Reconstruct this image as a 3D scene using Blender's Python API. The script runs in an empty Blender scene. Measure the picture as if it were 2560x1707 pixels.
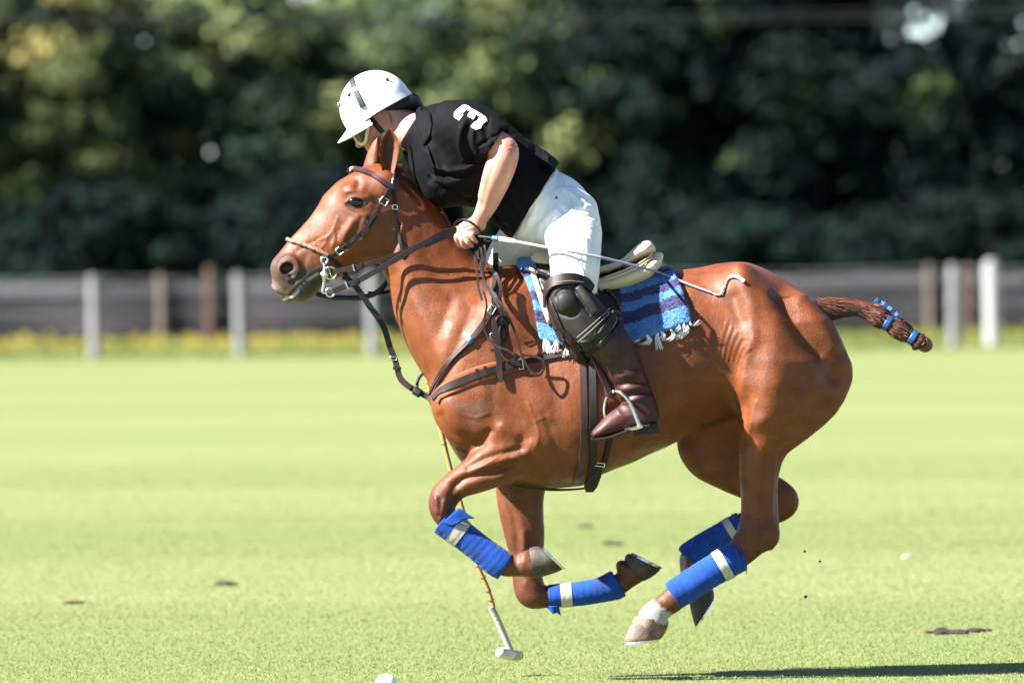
import bpy, bmesh, math, random
import numpy as np
from mathutils import Vector, Matrix
from mathutils.bvhtree import BVHTree
from mathutils.geometry import tessellate_polygon

random.seed(7)
rng = np.random.default_rng(7)
scene = bpy.context.scene
C = scene.collection

# ------------------------------------------------------------------ camera, sky, sun
D = 38.0            # metres from the lens to the pony
S = 680.0           # photograph pixels per metre at the pony
CAMH = 1.596        # lens height
ROLL = math.radians(0.7)
cam_d = bpy.data.cameras.new('camera')
cam = bpy.data.objects.new('camera', cam_d)
C.objects.link(cam)
cam_d.sensor_width = 36.0
cam_d.lens = 36.0 * D * S / 2560.0
cam_d.shift_y = -238.5 / 2560.0
cam_d.clip_start = 0.5
cam_d.clip_end = 3000.0
cam_d.dof.use_dof = True
cam_d.dof.focus_distance = D - 0.1
cam_d.dof.aperture_fstop = cam_d.lens / 86.0
cam.matrix_world = Matrix.Translation((0, -D, CAMH)) @ Matrix.Rotation(ROLL, 4, 'Y') @ Matrix.Rotation(math.radians(90), 4, 'X')
scene.camera = cam

LS = Vector((-1.12, -0.37, 1.0)).normalized()      # direction towards the sun
world = bpy.data.worlds.new('World')
scene.world = world
world.use_nodes = True
wn = world.node_tree
sky = wn.nodes.new('ShaderNodeTexSky')
sky.sky_type = 'NISHITA'
sky.sun_disc = False
sky.sun_elevation = math.asin(LS.z)
sky.sun_rotation = math.atan2(LS.x, LS.y)
sky.air_density = 0.6
sky.dust_density = 0.0
sky.ozone_density = 1.5
wn.links.new(sky.outputs['Color'], wn.nodes['Background'].inputs['Color'])
wn.nodes['Background'].inputs['Strength'].default_value = 0.05
sun_d = bpy.data.lights.new('sun', 'SUN')
sun_d.energy = 5.0
sun_d.angle = math.radians(0.53)
sun_d.color = (1.0, 0.95, 0.87)
sun = bpy.data.objects.new('sun', sun_d)
C.objects.link(sun)
sun.rotation_euler = (-LS).to_track_quat('-Z', 'Y').to_euler()
sun.location = (-20, -10, 25)
scene.view_settings.view_transform = 'Standard'
scene.view_settings.look = 'None'
scene.view_settings.gamma = 1.0
scene.view_settings.use_curve_mapping = False
scene.view_settings.exposure = 2.42
scene.render.engine = 'CYCLES'
scene.cycles.use_denoising = True
scene.cycles.max_bounces = 6
scene.cycles.transparent_max_bounces = 8

# frame of the foreground (the photograph is rolled by 0.7 degrees)
RM = Matrix.Translation((0, 0, CAMH)) @ Matrix.Rotation(ROLL, 4, 'Y') @ Matrix.Translation((0, 0, -CAMH))

def fr(p):
    """photo x, photo z, depth (all in photo pixels at the pony) -> local metres"""
    return ((p[0] - 1280.0) / S, p[2] / S, (1700.0 - p[1]) / S)

def at(px, py, Y):
    k = (D + Y) / D
    x = (px - 1280.0) / S * k
    z = -(py - 615.0) / S * k
    return Vector((x * math.cos(ROLL) + z * math.sin(ROLL), Y, -x * math.sin(ROLL) + z * math.cos(ROLL) + CAMH))

def on_ground(px, py, zg=0.0):
    lo, hi = -30.0, 400.0
    for _ in range(60):
        m = (lo + hi) / 2
        if at(px, py, m).z > zg: hi = m
        else: lo = m
    # rows below the horizon: z falls with depth
    lo, hi = -30.0, 400.0
    for _ in range(60):
        m = (lo + hi) / 2
        if at(px, py, m).z < zg: hi = m
        else: lo = m
    return at(px, py, (lo + hi) / 2)

# ------------------------------------------------------------------ materials
def lin(r, g, b):
    f = lambda c: (c / 255.0 / 12.92) if c / 255.0 <= 0.04045 else ((c / 255.0 + 0.055) / 1.055) ** 2.4
    return (f(r), f(g), f(b), 1.0)

KA = 0.36      # the photograph is exposed bright: colours sit low, whites clip
def mat(name, col, rough=0.6, metal=0.0, var=0.12, scale=40.0, bump=0.0, bscale=200.0, attr=None, sheen=0.0, coat=0.0, spec=0.5, stretch=None, trans=0.0):
    if col is not None and not metal: col = tuple(c * KA for c in col[:3])
    m = bpy.data.materials.new(name)
    m.use_nodes = True
    nt = m.node_tree
    b = nt.nodes['Principled BSDF']
    b.inputs['Roughness'].default_value = rough
    b.inputs['Metallic'].default_value = metal
    b.inputs['Specular IOR Level'].default_value = spec
    if sheen:
        b.inputs['Sheen Weight'].default_value = sheen
        b.inputs['Sheen Roughness'].default_value = 0.4
    if coat:
        b.inputs['Coat Weight'].default_value = coat
        b.inputs['Coat Roughness'].default_value = 0.25
    tc = nt.nodes.new('ShaderNodeTexCoord')
    src = tc.outputs['Object']
    if stretch:
        mp = nt.nodes.new('ShaderNodeMapping')
        mp.inputs['Scale'].default_value = stretch
        nt.links.new(src, mp.inputs['Vector'])
        src = mp.outputs['Vector']
    n = nt.nodes.new('ShaderNodeTexNoise')
    n.inputs['Scale'].default_value = scale
    n.inputs['Detail'].default_value = 5
    nt.links.new(src, n.inputs['Vector'])
    mr = nt.nodes.new('ShaderNodeMapRange')
    mr.inputs['To Min'].default_value = 1 - var
    mr.inputs['To Max'].default_value = 1 + var
    mr.inputs['From Min'].default_value = 0.3
    mr.inputs['From Max'].default_value = 0.7
    nt.links.new(n.outputs['Fac'], mr.inputs['Value'])
    mx = nt.nodes.new('ShaderNodeVectorMath')
    mx.operation = 'SCALE'
    if attr:
        a = nt.nodes.new('ShaderNodeAttribute')
        a.attribute_name = attr
        nt.links.new(a.outputs['Color'], mx.inputs[0])
    else:
        mx.inputs[0].default_value = col[:3]
    nt.links.new(mr.outputs['Result'], mx.inputs['Scale'])
    nt.links.new(mx.outputs['Vector'], b.inputs['Base Color'])
    if trans:
        b.inputs['Transmission Weight'].default_value = 0
        t = nt.nodes.new('ShaderNodeBsdfTranslucent')
        nt.links.new(mx.outputs['Vector'], t.inputs['Color'])
        ms = nt.nodes.new('ShaderNodeMixShader')
        ms.inputs[0].default_value = trans
        nt.links.new(b.outputs[0], ms.inputs[1])
        nt.links.new(t.outputs[0], ms.inputs[2])
        nt.links.new(ms.outputs[0], nt.nodes['Material Output'].inputs['Surface'])
    if bump:
        n2 = nt.nodes.new('ShaderNodeTexNoise')
        n2.inputs['Scale'].default_value = bscale
        n2.inputs['Detail'].default_value = 3
        nt.links.new(src, n2.inputs['Vector'])
        bp = nt.nodes.new('ShaderNodeBump')
        bp.inputs['Strength'].default_value = bump
        bp.inputs['Distance'].default_value = 0.004
        nt.links.new(n2.outputs['Fac'], bp.inputs['Height'])
        nt.links.new(bp.outputs['Normal'], b.inputs['Normal'])
    return m

M = {}
WHITE = (1.95, 1.97, 2.03, 1)
def coat_material():
    m = mat('chestnut_coat', None, 0.5, var=0.22, scale=13, attr='Col', spec=0.36)
    nt = m.node_tree; N = nt.nodes.new; L = nt.links.new; b = nt.nodes['Principled BSDF']
    tc = N('ShaderNodeTexCoord')
    def noise(scale, detail, st=(1, 1, 1)):
        mp = N('ShaderNodeMapping'); mp.inputs['Scale'].default_value = st; L(tc.outputs['Object'], mp.inputs['Vector'])
        n = N('ShaderNodeTexNoise'); n.inputs['Scale'].default_value = scale; n.inputs['Detail'].default_value = detail
        L(mp.outputs['Vector'], n.inputs['Vector']); return n
    r = N('ShaderNodeMapRange'); r.inputs['From Min'].default_value = 0.35; r.inputs['From Max'].default_value = 0.65
    r.inputs['To Min'].default_value = 0.37; r.inputs['To Max'].default_value = 0.62
    L(noise(22, 6).outputs['Fac'], r.inputs['Value']); L(r.outputs['Result'], b.inputs['Roughness'])
    b1 = N('ShaderNodeBump'); b1.inputs['Strength'].default_value = 0.35; b1.inputs['Distance'].default_value = 0.006
    L(noise(34, 4, (1.0, 1, 0.6)).outputs['Fac'], b1.inputs['Height'])
    b2 = N('ShaderNodeBump'); b2.inputs['Strength'].default_value = 0.6; b2.inputs['Distance'].default_value = 0.0025
    L(noise(420, 3, (0.35, 1, 1)).outputs['Fac'], b2.inputs['Height']); L(b1.outputs['Normal'], b2.inputs['Normal'])
    L(b2.outputs['Normal'], b.inputs['Normal'])
    # single hairs: fine streaks of lighter and darker colour
    old = b.inputs['Base Color'].links[0].from_socket
    hr = N('ShaderNodeMapRange'); hr.inputs['From Min'].default_value = 0.3; hr.inputs['From Max'].default_value = 0.7
    hr.inputs['To Min'].default_value = 0.84; hr.inputs['To Max'].default_value = 1.16
    L(noise(190, 4, (0.45, 1, 1.0)).outputs['Fac'], hr.inputs['Value'])
    vm = N('ShaderNodeVectorMath'); vm.operation = 'SCALE'; L(old, vm.inputs[0]); L(hr.outputs['Result'], vm.inputs['Scale'])
    L(vm.outputs['Vector'], b.inputs['Base Color'])
    return m
M['coat'] = coat_material()
M['skin'] = mat('skin', None, 0.5, var=0.08, scale=30, bump=0.05, bscale=160, attr='Col', spec=0.4)
M['shirt'] = mat('black_cotton', lin(20, 20, 27), 0.8, var=0.2, scale=60, bump=0.12, bscale=900, spec=0.10)
M['breeches'] = mat('white_cotton', WHITE, 0.8, var=0.03, scale=30, bump=0.1, bscale=700)
M['white'] = mat('white_shell', WHITE, 0.3, var=0.02, scale=20)
M['offwhite'] = mat('offwhite_rubber', (1.7, 1.62, 1.35, 1), 0.4, var=0.04)
M['lens'] = mat('brown_lens', lin(74, 38, 26), 0.12, var=0.1)
M['hair'] = mat('dark_hair', lin(22, 18, 17), 0.6, var=0.3, scale=150, bump=0.5, bscale=300)
M['blackleather'] = mat('black_leather', lin(46, 43, 43), 0.6, var=0.4, scale=25, bump=0.25, bscale=200, spec=0.35)
M['leather'] = mat('brown_leather', lin(54, 36, 35), 0.5, var=0.3, scale=40, bump=0.15, bscale=300, spec=0.3)
M['darkleather'] = mat('dark_leather', lin(34, 27, 28), 0.52, var=0.3, scale=40, bump=0.15, bscale=300, spec=0.3)
M['purpleleather'] = mat('oxblood_leather', lin(84, 48, 52), 0.38, var=0.2, scale=30, bump=0.1, bscale=300)
M['bootleather'] = mat('boot_leather', lin(92, 38, 38), 0.52, var=0.45, scale=16, bump=0.25, bscale=160, spec=0.35)
M['orange'] = mat('orange_felt', lin(206, 104, 48), 0.8, var=0.12, scale=60, bump=0.2)
M['tan'] = mat('tan_leather', (1.5, 1.22, 0.82, 1), 0.5, var=0.07, scale=25, bump=0.06)
M['navyleather'] = mat('navy_flap_leather', lin(30, 28, 38), 0.5, var=0.2, scale=30, bump=0.1)
M['metal'] = mat('steel', lin(205, 205, 205), 0.25, metal=1.0, var=0.08)
M['rope'] = mat('plaited_rawhide', lin(186, 146, 116), 0.6, var=0.3, scale=120, bump=0.3)
M['bandage'] = mat('blue_bandage', lin(44, 104, 224), 0.9, var=0.22, scale=28, bump=0.6, bscale=260, sheen=0.1, spec=0.2)
M['tape'] = mat('white_tape', lin(248, 246, 238), 0.6, var=0.08, scale=60)
M['bluetape'] = mat('blue_tape', lin(60, 140, 244), 0.45, var=0.06)
M['tail'] = mat('tail_hair', lin(128, 66, 40), 0.5, var=0.45, scale=60, sheen=0.1)
M['eye'] = mat('eye', lin(18, 11, 9), 0.06, var=0.1)
M['hoofdark'] = mat('dark_hoof', lin(78, 68, 58), 0.65, var=0.5, scale=34, bump=0.3, bscale=90)
M['hoofpale'] = mat('pale_hoof', lin(164, 132, 112), 0.65, var=0.55, scale=34, bump=0.5, bscale=90)
M['cane'] = mat('bamboo_cane', lin(236, 190, 112), 0.45, var=0.12, scale=40)
M['ball'] = mat('white_ball', WHITE, 0.45, var=0.08, scale=30, bump=0.2, bscale=60)
M['mallet_head'] = mat('worn_white_wood', (1.45, 1.4, 1.3, 1), 0.6, var=0.22, scale=26, bump=0.3, bscale=60)
M['lilac'] = mat('lilac_cord', lin(196, 190, 232), 0.6, var=0.1, scale=200)
M['fringe'] = mat('white_fringe', WHITE, 0.85, var=0.1, scale=80)

M['gold'] = mat('gold', lin(226, 190, 110), 0.3, metal=1.0)
M['canejoint'] = mat('cane_joint', lin(150, 106, 58), 0.5)
M['offwhite2'] = mat('pale_thread', lin(190, 176, 160), 0.7)

def stain(m, col, scale, lo, hi, amount):
    """patches of dirt over a finished material"""
    nt = m.node_tree; N = nt.nodes.new; L = nt.links.new; b = nt.nodes['Principled BSDF']
    old = b.inputs['Base Color'].links[0].from_socket
    tc = N('ShaderNodeTexCoord'); n = N('ShaderNodeTexNoise'); n.inputs['Scale'].default_value = scale; n.inputs['Detail'].default_value = 6
    L(tc.outputs['Object'], n.inputs['Vector'])
    r = N('ShaderNodeMapRange'); r.inputs['From Min'].default_value = lo; r.inputs['From Max'].default_value = hi; r.inputs['To Max'].default_value = amount
    L(n.outputs['Fac'], r.inputs['Value'])
    x = N('ShaderNodeMix'); x.data_type = 'RGBA'; L(r.outputs['Result'], x.inputs[0]); L(old, x.inputs[6])
    x.inputs[7].default_value = tuple(c * KA for c in col[:3]) + (1,)
    L(x.outputs[2], b.inputs['Base Color'])
stain(M['bandage'], lin(62, 78, 96), 11, 0.55, 0.72, 0.7)
stain(M['tape'], lin(150, 140, 118), 14, 0.52, 0.70, 0.6)
stain(M['hoofpale'], lin(92, 70, 54), 16, 0.48, 0.62, 0.85)
stain(M['hoofdark'], lin(150, 134, 104), 14, 0.52, 0.68, 0.6)
stain(M['mallet_head'], lin(128, 110, 88), 12, 0.55, 0.70, 0.7)
stain(M['blackleather'], lin(96, 88, 80), 9, 0.52, 0.75, 0.45)
stain(M['bootleather'], lin(120, 92, 82), 8, 0.55, 0.75, 0.5)
stain(M['breeches'], (1.3, 1.22, 1.02), 5, 0.55, 0.75, 0.5)

def link(o, parent=None):
    C.objects.link(o)
    if parent is not None: o.parent = parent
    return o

def tag(o, label=None, cat=None, group=None, kind=None):
    if label: o['label'] = label
    if cat: o['category'] = cat
    if group: o['group'] = group
    if kind: o['kind'] = kind
    return o

def mesh_np(name, V, F, m, parent=None, smooth=True, cols=None):
    me = bpy.data.meshes.new(name)
    me.from_pydata([tuple(v) for v in np.asarray(V).tolist()] if not isinstance(V, list) else V, [], F if isinstance(F, list) else np.asarray(F).tolist())
    if smooth: me.polygons.foreach_set('use_smooth', np.ones(len(me.polygons), dtype=bool))
    if cols is not None:
        ca = me.color_attributes.new('Col', 'FLOAT_COLOR', 'POINT')
        c4 = np.ones((len(me.vertices), 4), dtype=np.float32)
        c4[:, :3] = cols
        ca.data.foreach_set('color', c4.ravel())
    me.materials.append(m)
    me.update()
    o = bpy.data.objects.new(name, me)
    return link(o, parent)

def frame_obj(o):
    o.matrix_world = RM
    return o

def empty(name, label, cat, group=None, loc=None):
    o = bpy.data.objects.new(name, None)
    o.empty_display_size = 0.1
    C.objects.link(o)
    if loc is not None: o.location = loc
    tag(o, label, cat, group)
    return o

def tofr(V):
    V = np.asarray(V, dtype=float)
    return np.stack([(V[:, 0] - 1280.0) / S, V[:, 1] / S, (1700.0 - V[:, 2]) / S], 1)

# ------------------------------------------------------------------ sculpting with distance fields (photo pixels: x, y depth, z down)
class Field:
    def __init__(s, xs, ys, zs):
        s.xs, s.ys, s.zs = [np.asarray(a, dtype=np.float32) for a in (xs, ys, zs)]
        s.F = np.full((len(xs), len(ys), len(zs)), 1e3, dtype=np.float32)
    def box(s, lo, hi):
        sl = []
        for a, l, h in zip((s.xs, s.ys, s.zs), lo, hi):
            i0 = max(0, int(np.searchsorted(a, l)) - 1); i1 = min(len(a), int(np.searchsorted(a, h)) + 1)
            if i1 <= i0: return None
            sl.append(slice(i0, i1))
        X = s.xs[sl[0]][:, None, None]; Y = s.ys[sl[1]][None, :, None]; Z = s.zs[sl[2]][None, None, :]
        return tuple(sl), X, Y, Z
    def union(s, sl, d, k):
        a = s.F[sl]
        if k > 0:
            h = np.maximum(k - np.abs(a - d), 0) / k
            s.F[sl] = np.minimum(a, d) - h * h * (k * 0.25)
        else:
            s.F[sl] = np.minimum(a, d)
    def cut(s, sl, d, k):
        a = s.F[sl]; b = -d
        h = np.maximum(k - np.abs(a - b), 0) / max(k, 1e-6)
        s.F[sl] = np.maximum(a, b) + h * h * (k * 0.25)
    # a body along a straight axis with traced outlines on both sides
    def prof(s, p0, p1, up, lo, wid, k=20, egg=None, yc=None, sig=10, cap=None, grow=0.0, pad=None):
        p0 = np.array(p0, float); p1 = np.array(p1, float)
        u = (p1 - p0) / np.linalg.norm(p1 - p0)
        w = np.array([u[1], -u[0]])           # 'up' side
        pr = lambda pts: (np.array([(np.array(p) - p0) @ u for p in pts]), np.array([(np.array(p) - p0) @ w for p in pts]))
        tu, vu = pr(up); tl, vl = pr(lo)
        t0, t1 = cap if cap else (min(tu.min(), tl.min()), max(tu.max(), tl.max()))
        T = np.arange(t0 - 60, t1 + 61, 1.0)
        g = np.exp(-0.5 * (np.arange(-3 * sig, 3 * sig + 1) / sig) ** 2); g /= g.sum()
        def tab(t, v):
            o = np.argsort(t)
            a = np.interp(T, np.asarray(t)[o], np.asarray(v)[o])
            return np.convolve(np.pad(a, 3 * sig, mode='edge'), g, mode='valid')
        U = tab(tu, vu) + grow; L = tab(tl, vl) - grow
        W = tab(*zip(*wid)) + grow
        E = tab(*zip(*egg)) if egg else np.zeros_like(T)
        YC = tab(*zip(*yc)) if yc else np.zeros_like(T)
        corners = []
        for t, a, b in ((t0, U.max(), L.min()), (t1, U.max(), L.min())):
            corners += [p0 + u * t + w * a, p0 + u * t + w * b]
        corners = np.array(corners)
        pd = (k + 14) if pad is None else pad
        wm = (W * (1 + np.abs(E))).max()
        bx = s.box((corners[:, 0].min() - pd, (YC).min() - wm - pd, corners[:, 1].min() - pd),
                   (corners[:, 0].max() + pd, (YC).max() + wm + pd, corners[:, 1].max() + pd))
        if bx is None: return
        sl, X, Y, Z = bx
        t = (X - p0[0]) * u[0] + (Z - p0[1]) * u[1]
        v = (X - p0[0]) * w[0] + (Z - p0[1]) * w[1]
        ti = np.clip(t, T[0], T[-1])
        sh = ti.shape
        f = lambda A: np.interp(ti.ravel(), T, A).reshape(sh).astype(np.float32)
        uu, ll, ww, ee, yy = f(U), f(L), f(W), f(E), f(YC)
        a = np.maximum((uu - ll) / 2, 3.0); vc = (uu + ll) / 2
        vn = (v - vc) / a
        bb = np.maximum(ww * (1 - ee * np.clip(vn, -1.2, 1.2)), 3.0)
        yn = (Y - yy) / bb
        k0 = np.sqrt(vn * vn + yn * yn) + 1e-6
        k1 = np.sqrt((vn / a) ** 2 + (yn / bb) ** 2) + 1e-6
        d = k0 * (k0 - 1) / k1
        e = np.maximum(t0 - t, t - t1)
        d = np.where(e > 0, np.sqrt(np.maximum(d, 0) ** 2 + e * e), np.maximum(d, e)).astype(np.float32)
        s.union(sl, d, k)
    # a limb: points (x, z, y, in-plane half thickness, half depth)
    def chain(s, pts, k=12, step=3.0, grow=0.0, planes=(), mode='u', kin=0.0):
        P = np.array(pts, float)
        P = smooth_path(P, step)
        P[:, 3:5] += grow
        mx = max(P[:, 3].max(), P[:, 4].max()) + k + 12
        bx = s.box((P[:, 0].min() - mx, P[:, 2].min() - mx, P[:, 1].min() - mx), (P[:, 0].max() + mx, P[:, 2].max() + mx, P[:, 1].max() + mx))
        if bx is None: return
        sl, X, Y, Z = bx
        acc = np.full((X.shape[0], Y.shape[1], Z.shape[2]), 1e3, dtype=np.float32)
        xs, ys, zs = X.ravel(), Y.ravel(), Z.ravel()
        n = len(P)
        for i in range(n):
            x, z, y, a, b = P[i]
            q = P[min(i + 1, n - 1)] - P[max(i - 1, 0)]
            T = np.array([q[0], q[2], q[1]]); T /= (np.linalg.norm(T) + 1e-9)
            V = np.array([-T[2], 0, T[0]]); nv = np.linalg.norm(V)
            V = V / nv if nv > 0.05 else np.array([1.0, 0, 0])
            B = np.cross(T, V)
            c = max(0.45 * min(a, b), step * 4)
            R = max(a, b, c) + k + 10
            i0, i1 = np.searchsorted(xs, (x - R, x + R)); j0, j1 = np.searchsorted(ys, (y - R, y + R)); l0, l1 = np.searchsorted(zs, (z - R, z + R))
            if i1 <= i0 or j1 <= j0 or l1 <= l0: continue
            dx = xs[i0:i1, None, None] - np.float32(x); dy = ys[None, j0:j1, None] - np.float32(y); dz = zs[None, None, l0:l1] - np.float32(z)
            pt = (dx * T[0] + dy * T[1] + dz * T[2]) / c
            pv = (dx * V[0] + dy * V[1] + dz * V[2]) / a
            pb = (dx * B[0] + dy * B[1] + dz * B[2]) / b
            k0 = np.sqrt(pt * pt + pv * pv + pb * pb) + 1e-6
            k1 = np.sqrt((pt / c) ** 2 + (pv / a) ** 2 + (pb / b) ** 2) + 1e-6
            d = k0 * (k0 - 1) / k1
            sub = acc[i0:i1, j0:j1, l0:l1]
            np.minimum(sub, d, out=sub)
        for (px, pz, py, nx, nz, ny) in planes:
            nn = math.sqrt(nx * nx + ny * ny + nz * nz)
            acc = np.maximum(acc, ((X - px) * nx + (Y - py) * ny + (Z - pz) * nz) / nn)
        if mode == 'u': s.union(sl, acc, k)
        else: s.cut(sl, acc, k)
    def ell(s, c, r, ang=0.0, k=15, mode='u', yaw=0.0):
        """ellipsoid at (x,z,y), radii (along, across, depth), turned by ang in the picture plane, yaw about vertical"""
        R = max(r) + k + 8
        bx = s.box((c[0] - R, c[2] - R, c[1] - R), (c[0] + R, c[2] + R, c[1] + R))
        if bx is None: return
        sl, X, Y, Z = bx
        dx, dy, dz = X - c[0], Y - c[2], Z - c[1]
        ca, sa = math.cos(ang), math.sin(ang)
        cy, sy = math.cos(yaw), math.sin(yaw)
        dx, dy = dx * cy + dy * sy, -dx * sy + dy * cy
        a = (dx * ca + dz * sa) / r[0]; b = (-dx * sa + dz * ca) / r[1]; e = dy / r[2]
        k0 = np.sqrt(a * a + b * b + e * e) + 1e-6
        k1 = np.sqrt((a / r[0]) ** 2 + (b / r[1]) ** 2 + (e / r[2]) ** 2) + 1e-6
        d = (k0 * (k0 - 1) / k1).astype(np.float32)
        if mode == 'u': s.union(sl, d, k)
        else: s.cut(sl, d, k)
    def mesh(s, smooth=1):
        V, Q = surface_nets(s.F, s.xs, s.ys, s.zs)
        V = laplace(V, Q, smooth)
        return V, Q

def smooth_path(P, step):
    P = np.asarray(P, float)
    if len(P) < 2: return P
    out = []
    n = len(P)
    for i in range(n - 1):
        p0 = P[max(i - 1, 0)]; p1 = P[i]; p2 = P[i + 1]; p3 = P[min(i + 2, n - 1)]
        m = max(1, int(np.linalg.norm((p2 - p1)[:3]) / step))
        for j in range(m):
            t = j / m
            out.append(0.5 * ((2 * p1) + (-p0 + p2) * t + (2 * p0 - 5 * p1 + 4 * p2 - p3) * t * t + (-p0 + 3 * p1 - 3 * p2 + p3) * t ** 3))
    out.append(P[-1])
    return np.array(out)

def surface_nets(F, xs, ys, zs):
    ins = F < 0
    nx, ny, nz = F.shape
    cnt = np.zeros((nx - 1, ny - 1, nz - 1), dtype=np.int8)
    for i in (0, 1):
        for j in (0, 1):
            for k in (0, 1):
                cnt += ins[i:nx - 1 + i, j:ny - 1 + j, k:nz - 1 + k]
    act = (cnt > 0) & (cnt < 8)
    I, J, K = np.nonzero(act)
    idx = np.full(act.shape, -1, dtype=np.int32)
    idx[I, J, K] = np.arange(len(I))
    cv = {}
    for i in (0, 1):
        for j in (0, 1):
            for k in (0, 1):
                cv[(i, j, k)] = F[I + i, J + j, K + k]
    acc = np.zeros((len(I), 3)); num = np.zeros(len(I))
    crd = (xs.astype(float), ys.astype(float), zs.astype(float))
    base = (I, J, K)
    for a in cv:
        for ax in range(3):
            if a[ax] == 0:
                b = list(a); b[ax] = 1; b = tuple(b)
                fa, fb = cv[a], cv[b]
                m = (fa < 0) != (fb < 0)
                t = fa[m] / (fa[m] - fb[m])
                p = np.zeros((m.sum(), 3))
                for q in range(3):
                    q0 = crd[q][base[q][m] + a[q]]
                    p[:, q] = q0
                    if q == ax: p[:, q] = q0 + t * (crd[q][base[q][m] + 1] - q0)
                acc[m] += p; num[m] += 1
    V = acc / num[:, None]
    Q = []
    # quads round each crossing edge
    e = ins[:-1, 1:-1, 1:-1] != ins[1:, 1:-1, 1:-1]
    I, J, K = np.nonzero(e); s_ = ins[I, J + 1, K + 1]
    q = np.stack([idx[I, J, K], idx[I, J + 1, K], idx[I, J + 1, K + 1], idx[I, J, K + 1]], 1); q[~s_] = q[~s_][:, ::-1]; Q.append(q)
    e = ins[1:-1, :-1, 1:-1] != ins[1:-1, 1:, 1:-1]
    I, J, K = np.nonzero(e); s_ = ins[I + 1, J, K + 1]
    q = np.stack([idx[I, J, K], idx[I, J, K + 1], idx[I + 1, J, K + 1], idx[I + 1, J, K]], 1); q[~s_] = q[~s_][:, ::-1]; Q.append(q)
    e = ins[1:-1, 1:-1, :-1] != ins[1:-1, 1:-1, 1:]
    I, J, K = np.nonzero(e); s_ = ins[I + 1, J + 1, K]
    q = np.stack([idx[I, J, K], idx[I + 1, J, K], idx[I + 1, J + 1, K], idx[I, J + 1, K]], 1); q[~s_] = q[~s_][:, ::-1]; Q.append(q)
    Q = np.concatenate(Q)
    return V, Q[:, ::-1]      # z runs downward in photo space; flipped later by tofr, so reverse here

def edges_of(Q):
    E = np.concatenate([Q[:, [0, 1]], Q[:, [1, 2]], Q[:, [2, 3]], Q[:, [3, 0]]])
    return E

def laplace(V, Q, n, f=0.5):
    if n <= 0: return V
    E = edges_of(Q)
    a = np.concatenate([E[:, 0], E[:, 1]]); b = np.concatenate([E[:, 1], E[:, 0]])
    deg = np.bincount(a, minlength=len(V))[:, None] + 1e-9
    for _ in range(n):
        m = np.stack([np.bincount(a, weights=V[b, c], minlength=len(V)) for c in range(3)], 1) / deg
        V = V + f * (m - V)
    return V

def normals(V, Q):
    n = np.cross(V[Q[:, 2]] - V[Q[:, 0]], V[Q[:, 3]] - V[Q[:, 1]])
    N = np.zeros_like(V)
    for c in range(4):
        for ax in range(3):
            N[:, ax] += np.bincount(Q[:, c], weights=n[:, ax], minlength=len(V))
    return N / (np.linalg.norm(N, axis=1)[:, None] + 1e-12)

def poly_dist(V, pts):
    """distance in the picture plane of points V to a polyline"""
    p = np.array(pts, float)
    x, z = V[:, 0], V[:, 2]
    if len(p) == 1: return np.hypot(x - p[0, 0], z - p[0, 1])
    best = np.full(len(V), 1e9)
    for a, b in zip(p[:-1], p[1:]):
        d = b - a; L = d @ d + 1e-9
        t = np.clip(((x - a[0]) * d[0] + (z - a[1]) * d[1]) / L, 0, 1)
        best = np.minimum(best, np.hypot(x - a[0] - t * d[0], z - a[1] - t * d[1]))
    return best

def sculpt(V, Q, strokes):
    """strokes: (points, radius, amount, ymax) acting on the side that faces the lens; px, + is outward"""
    N = -normals(V, Q)      # photo space is mirrored

    out = V.copy()
    for st in strokes:
        pts, r, amt = st[:3]
        ymax = st[3] if len(st) > 3 else 0.0
        p = np.array(pts, float)
        m = (V[:, 0] > p[:, 0].min() - 3 * r) & (V[:, 0] < p[:, 0].max() + 3 * r) & (V[:, 2] > p[:, 1].min() - 3 * r) & (V[:, 2] < p[:, 1].max() + 3 * r) & (V[:, 1] < ymax)
        ii = np.nonzero(m)[0]
        if len(ii) == 0: continue
        d = poly_dist(V[ii], smooth_path(p, 6) if len(p) > 2 else p)
        w = np.exp(-(d / r) ** 2) * np.clip(-N[ii, 1] * 1.6, 0, 1)
        out[ii] += N[ii] * (amt * w)[:, None]
    return out

def bvh_of(V, Q):
    return BVHTree.FromPolygons([Vector(v) for v in V.tolist()], Q.tolist())

def cast(bvhs, x, z, y0=-700.0):
    best = None
    for b in bvhs:
        loc, nor, i, d = b.ray_cast(Vector((x, y0, z)), Vector((0, 1, 0)))
        if loc is not None and (best is None or loc.y < best[0]):
            if nor.y > 0: nor = -nor
            best = (loc.y, nor)
    return best
HX, HC = 2.4, 3.0
COAT = lin(157, 82, 36)
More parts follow.
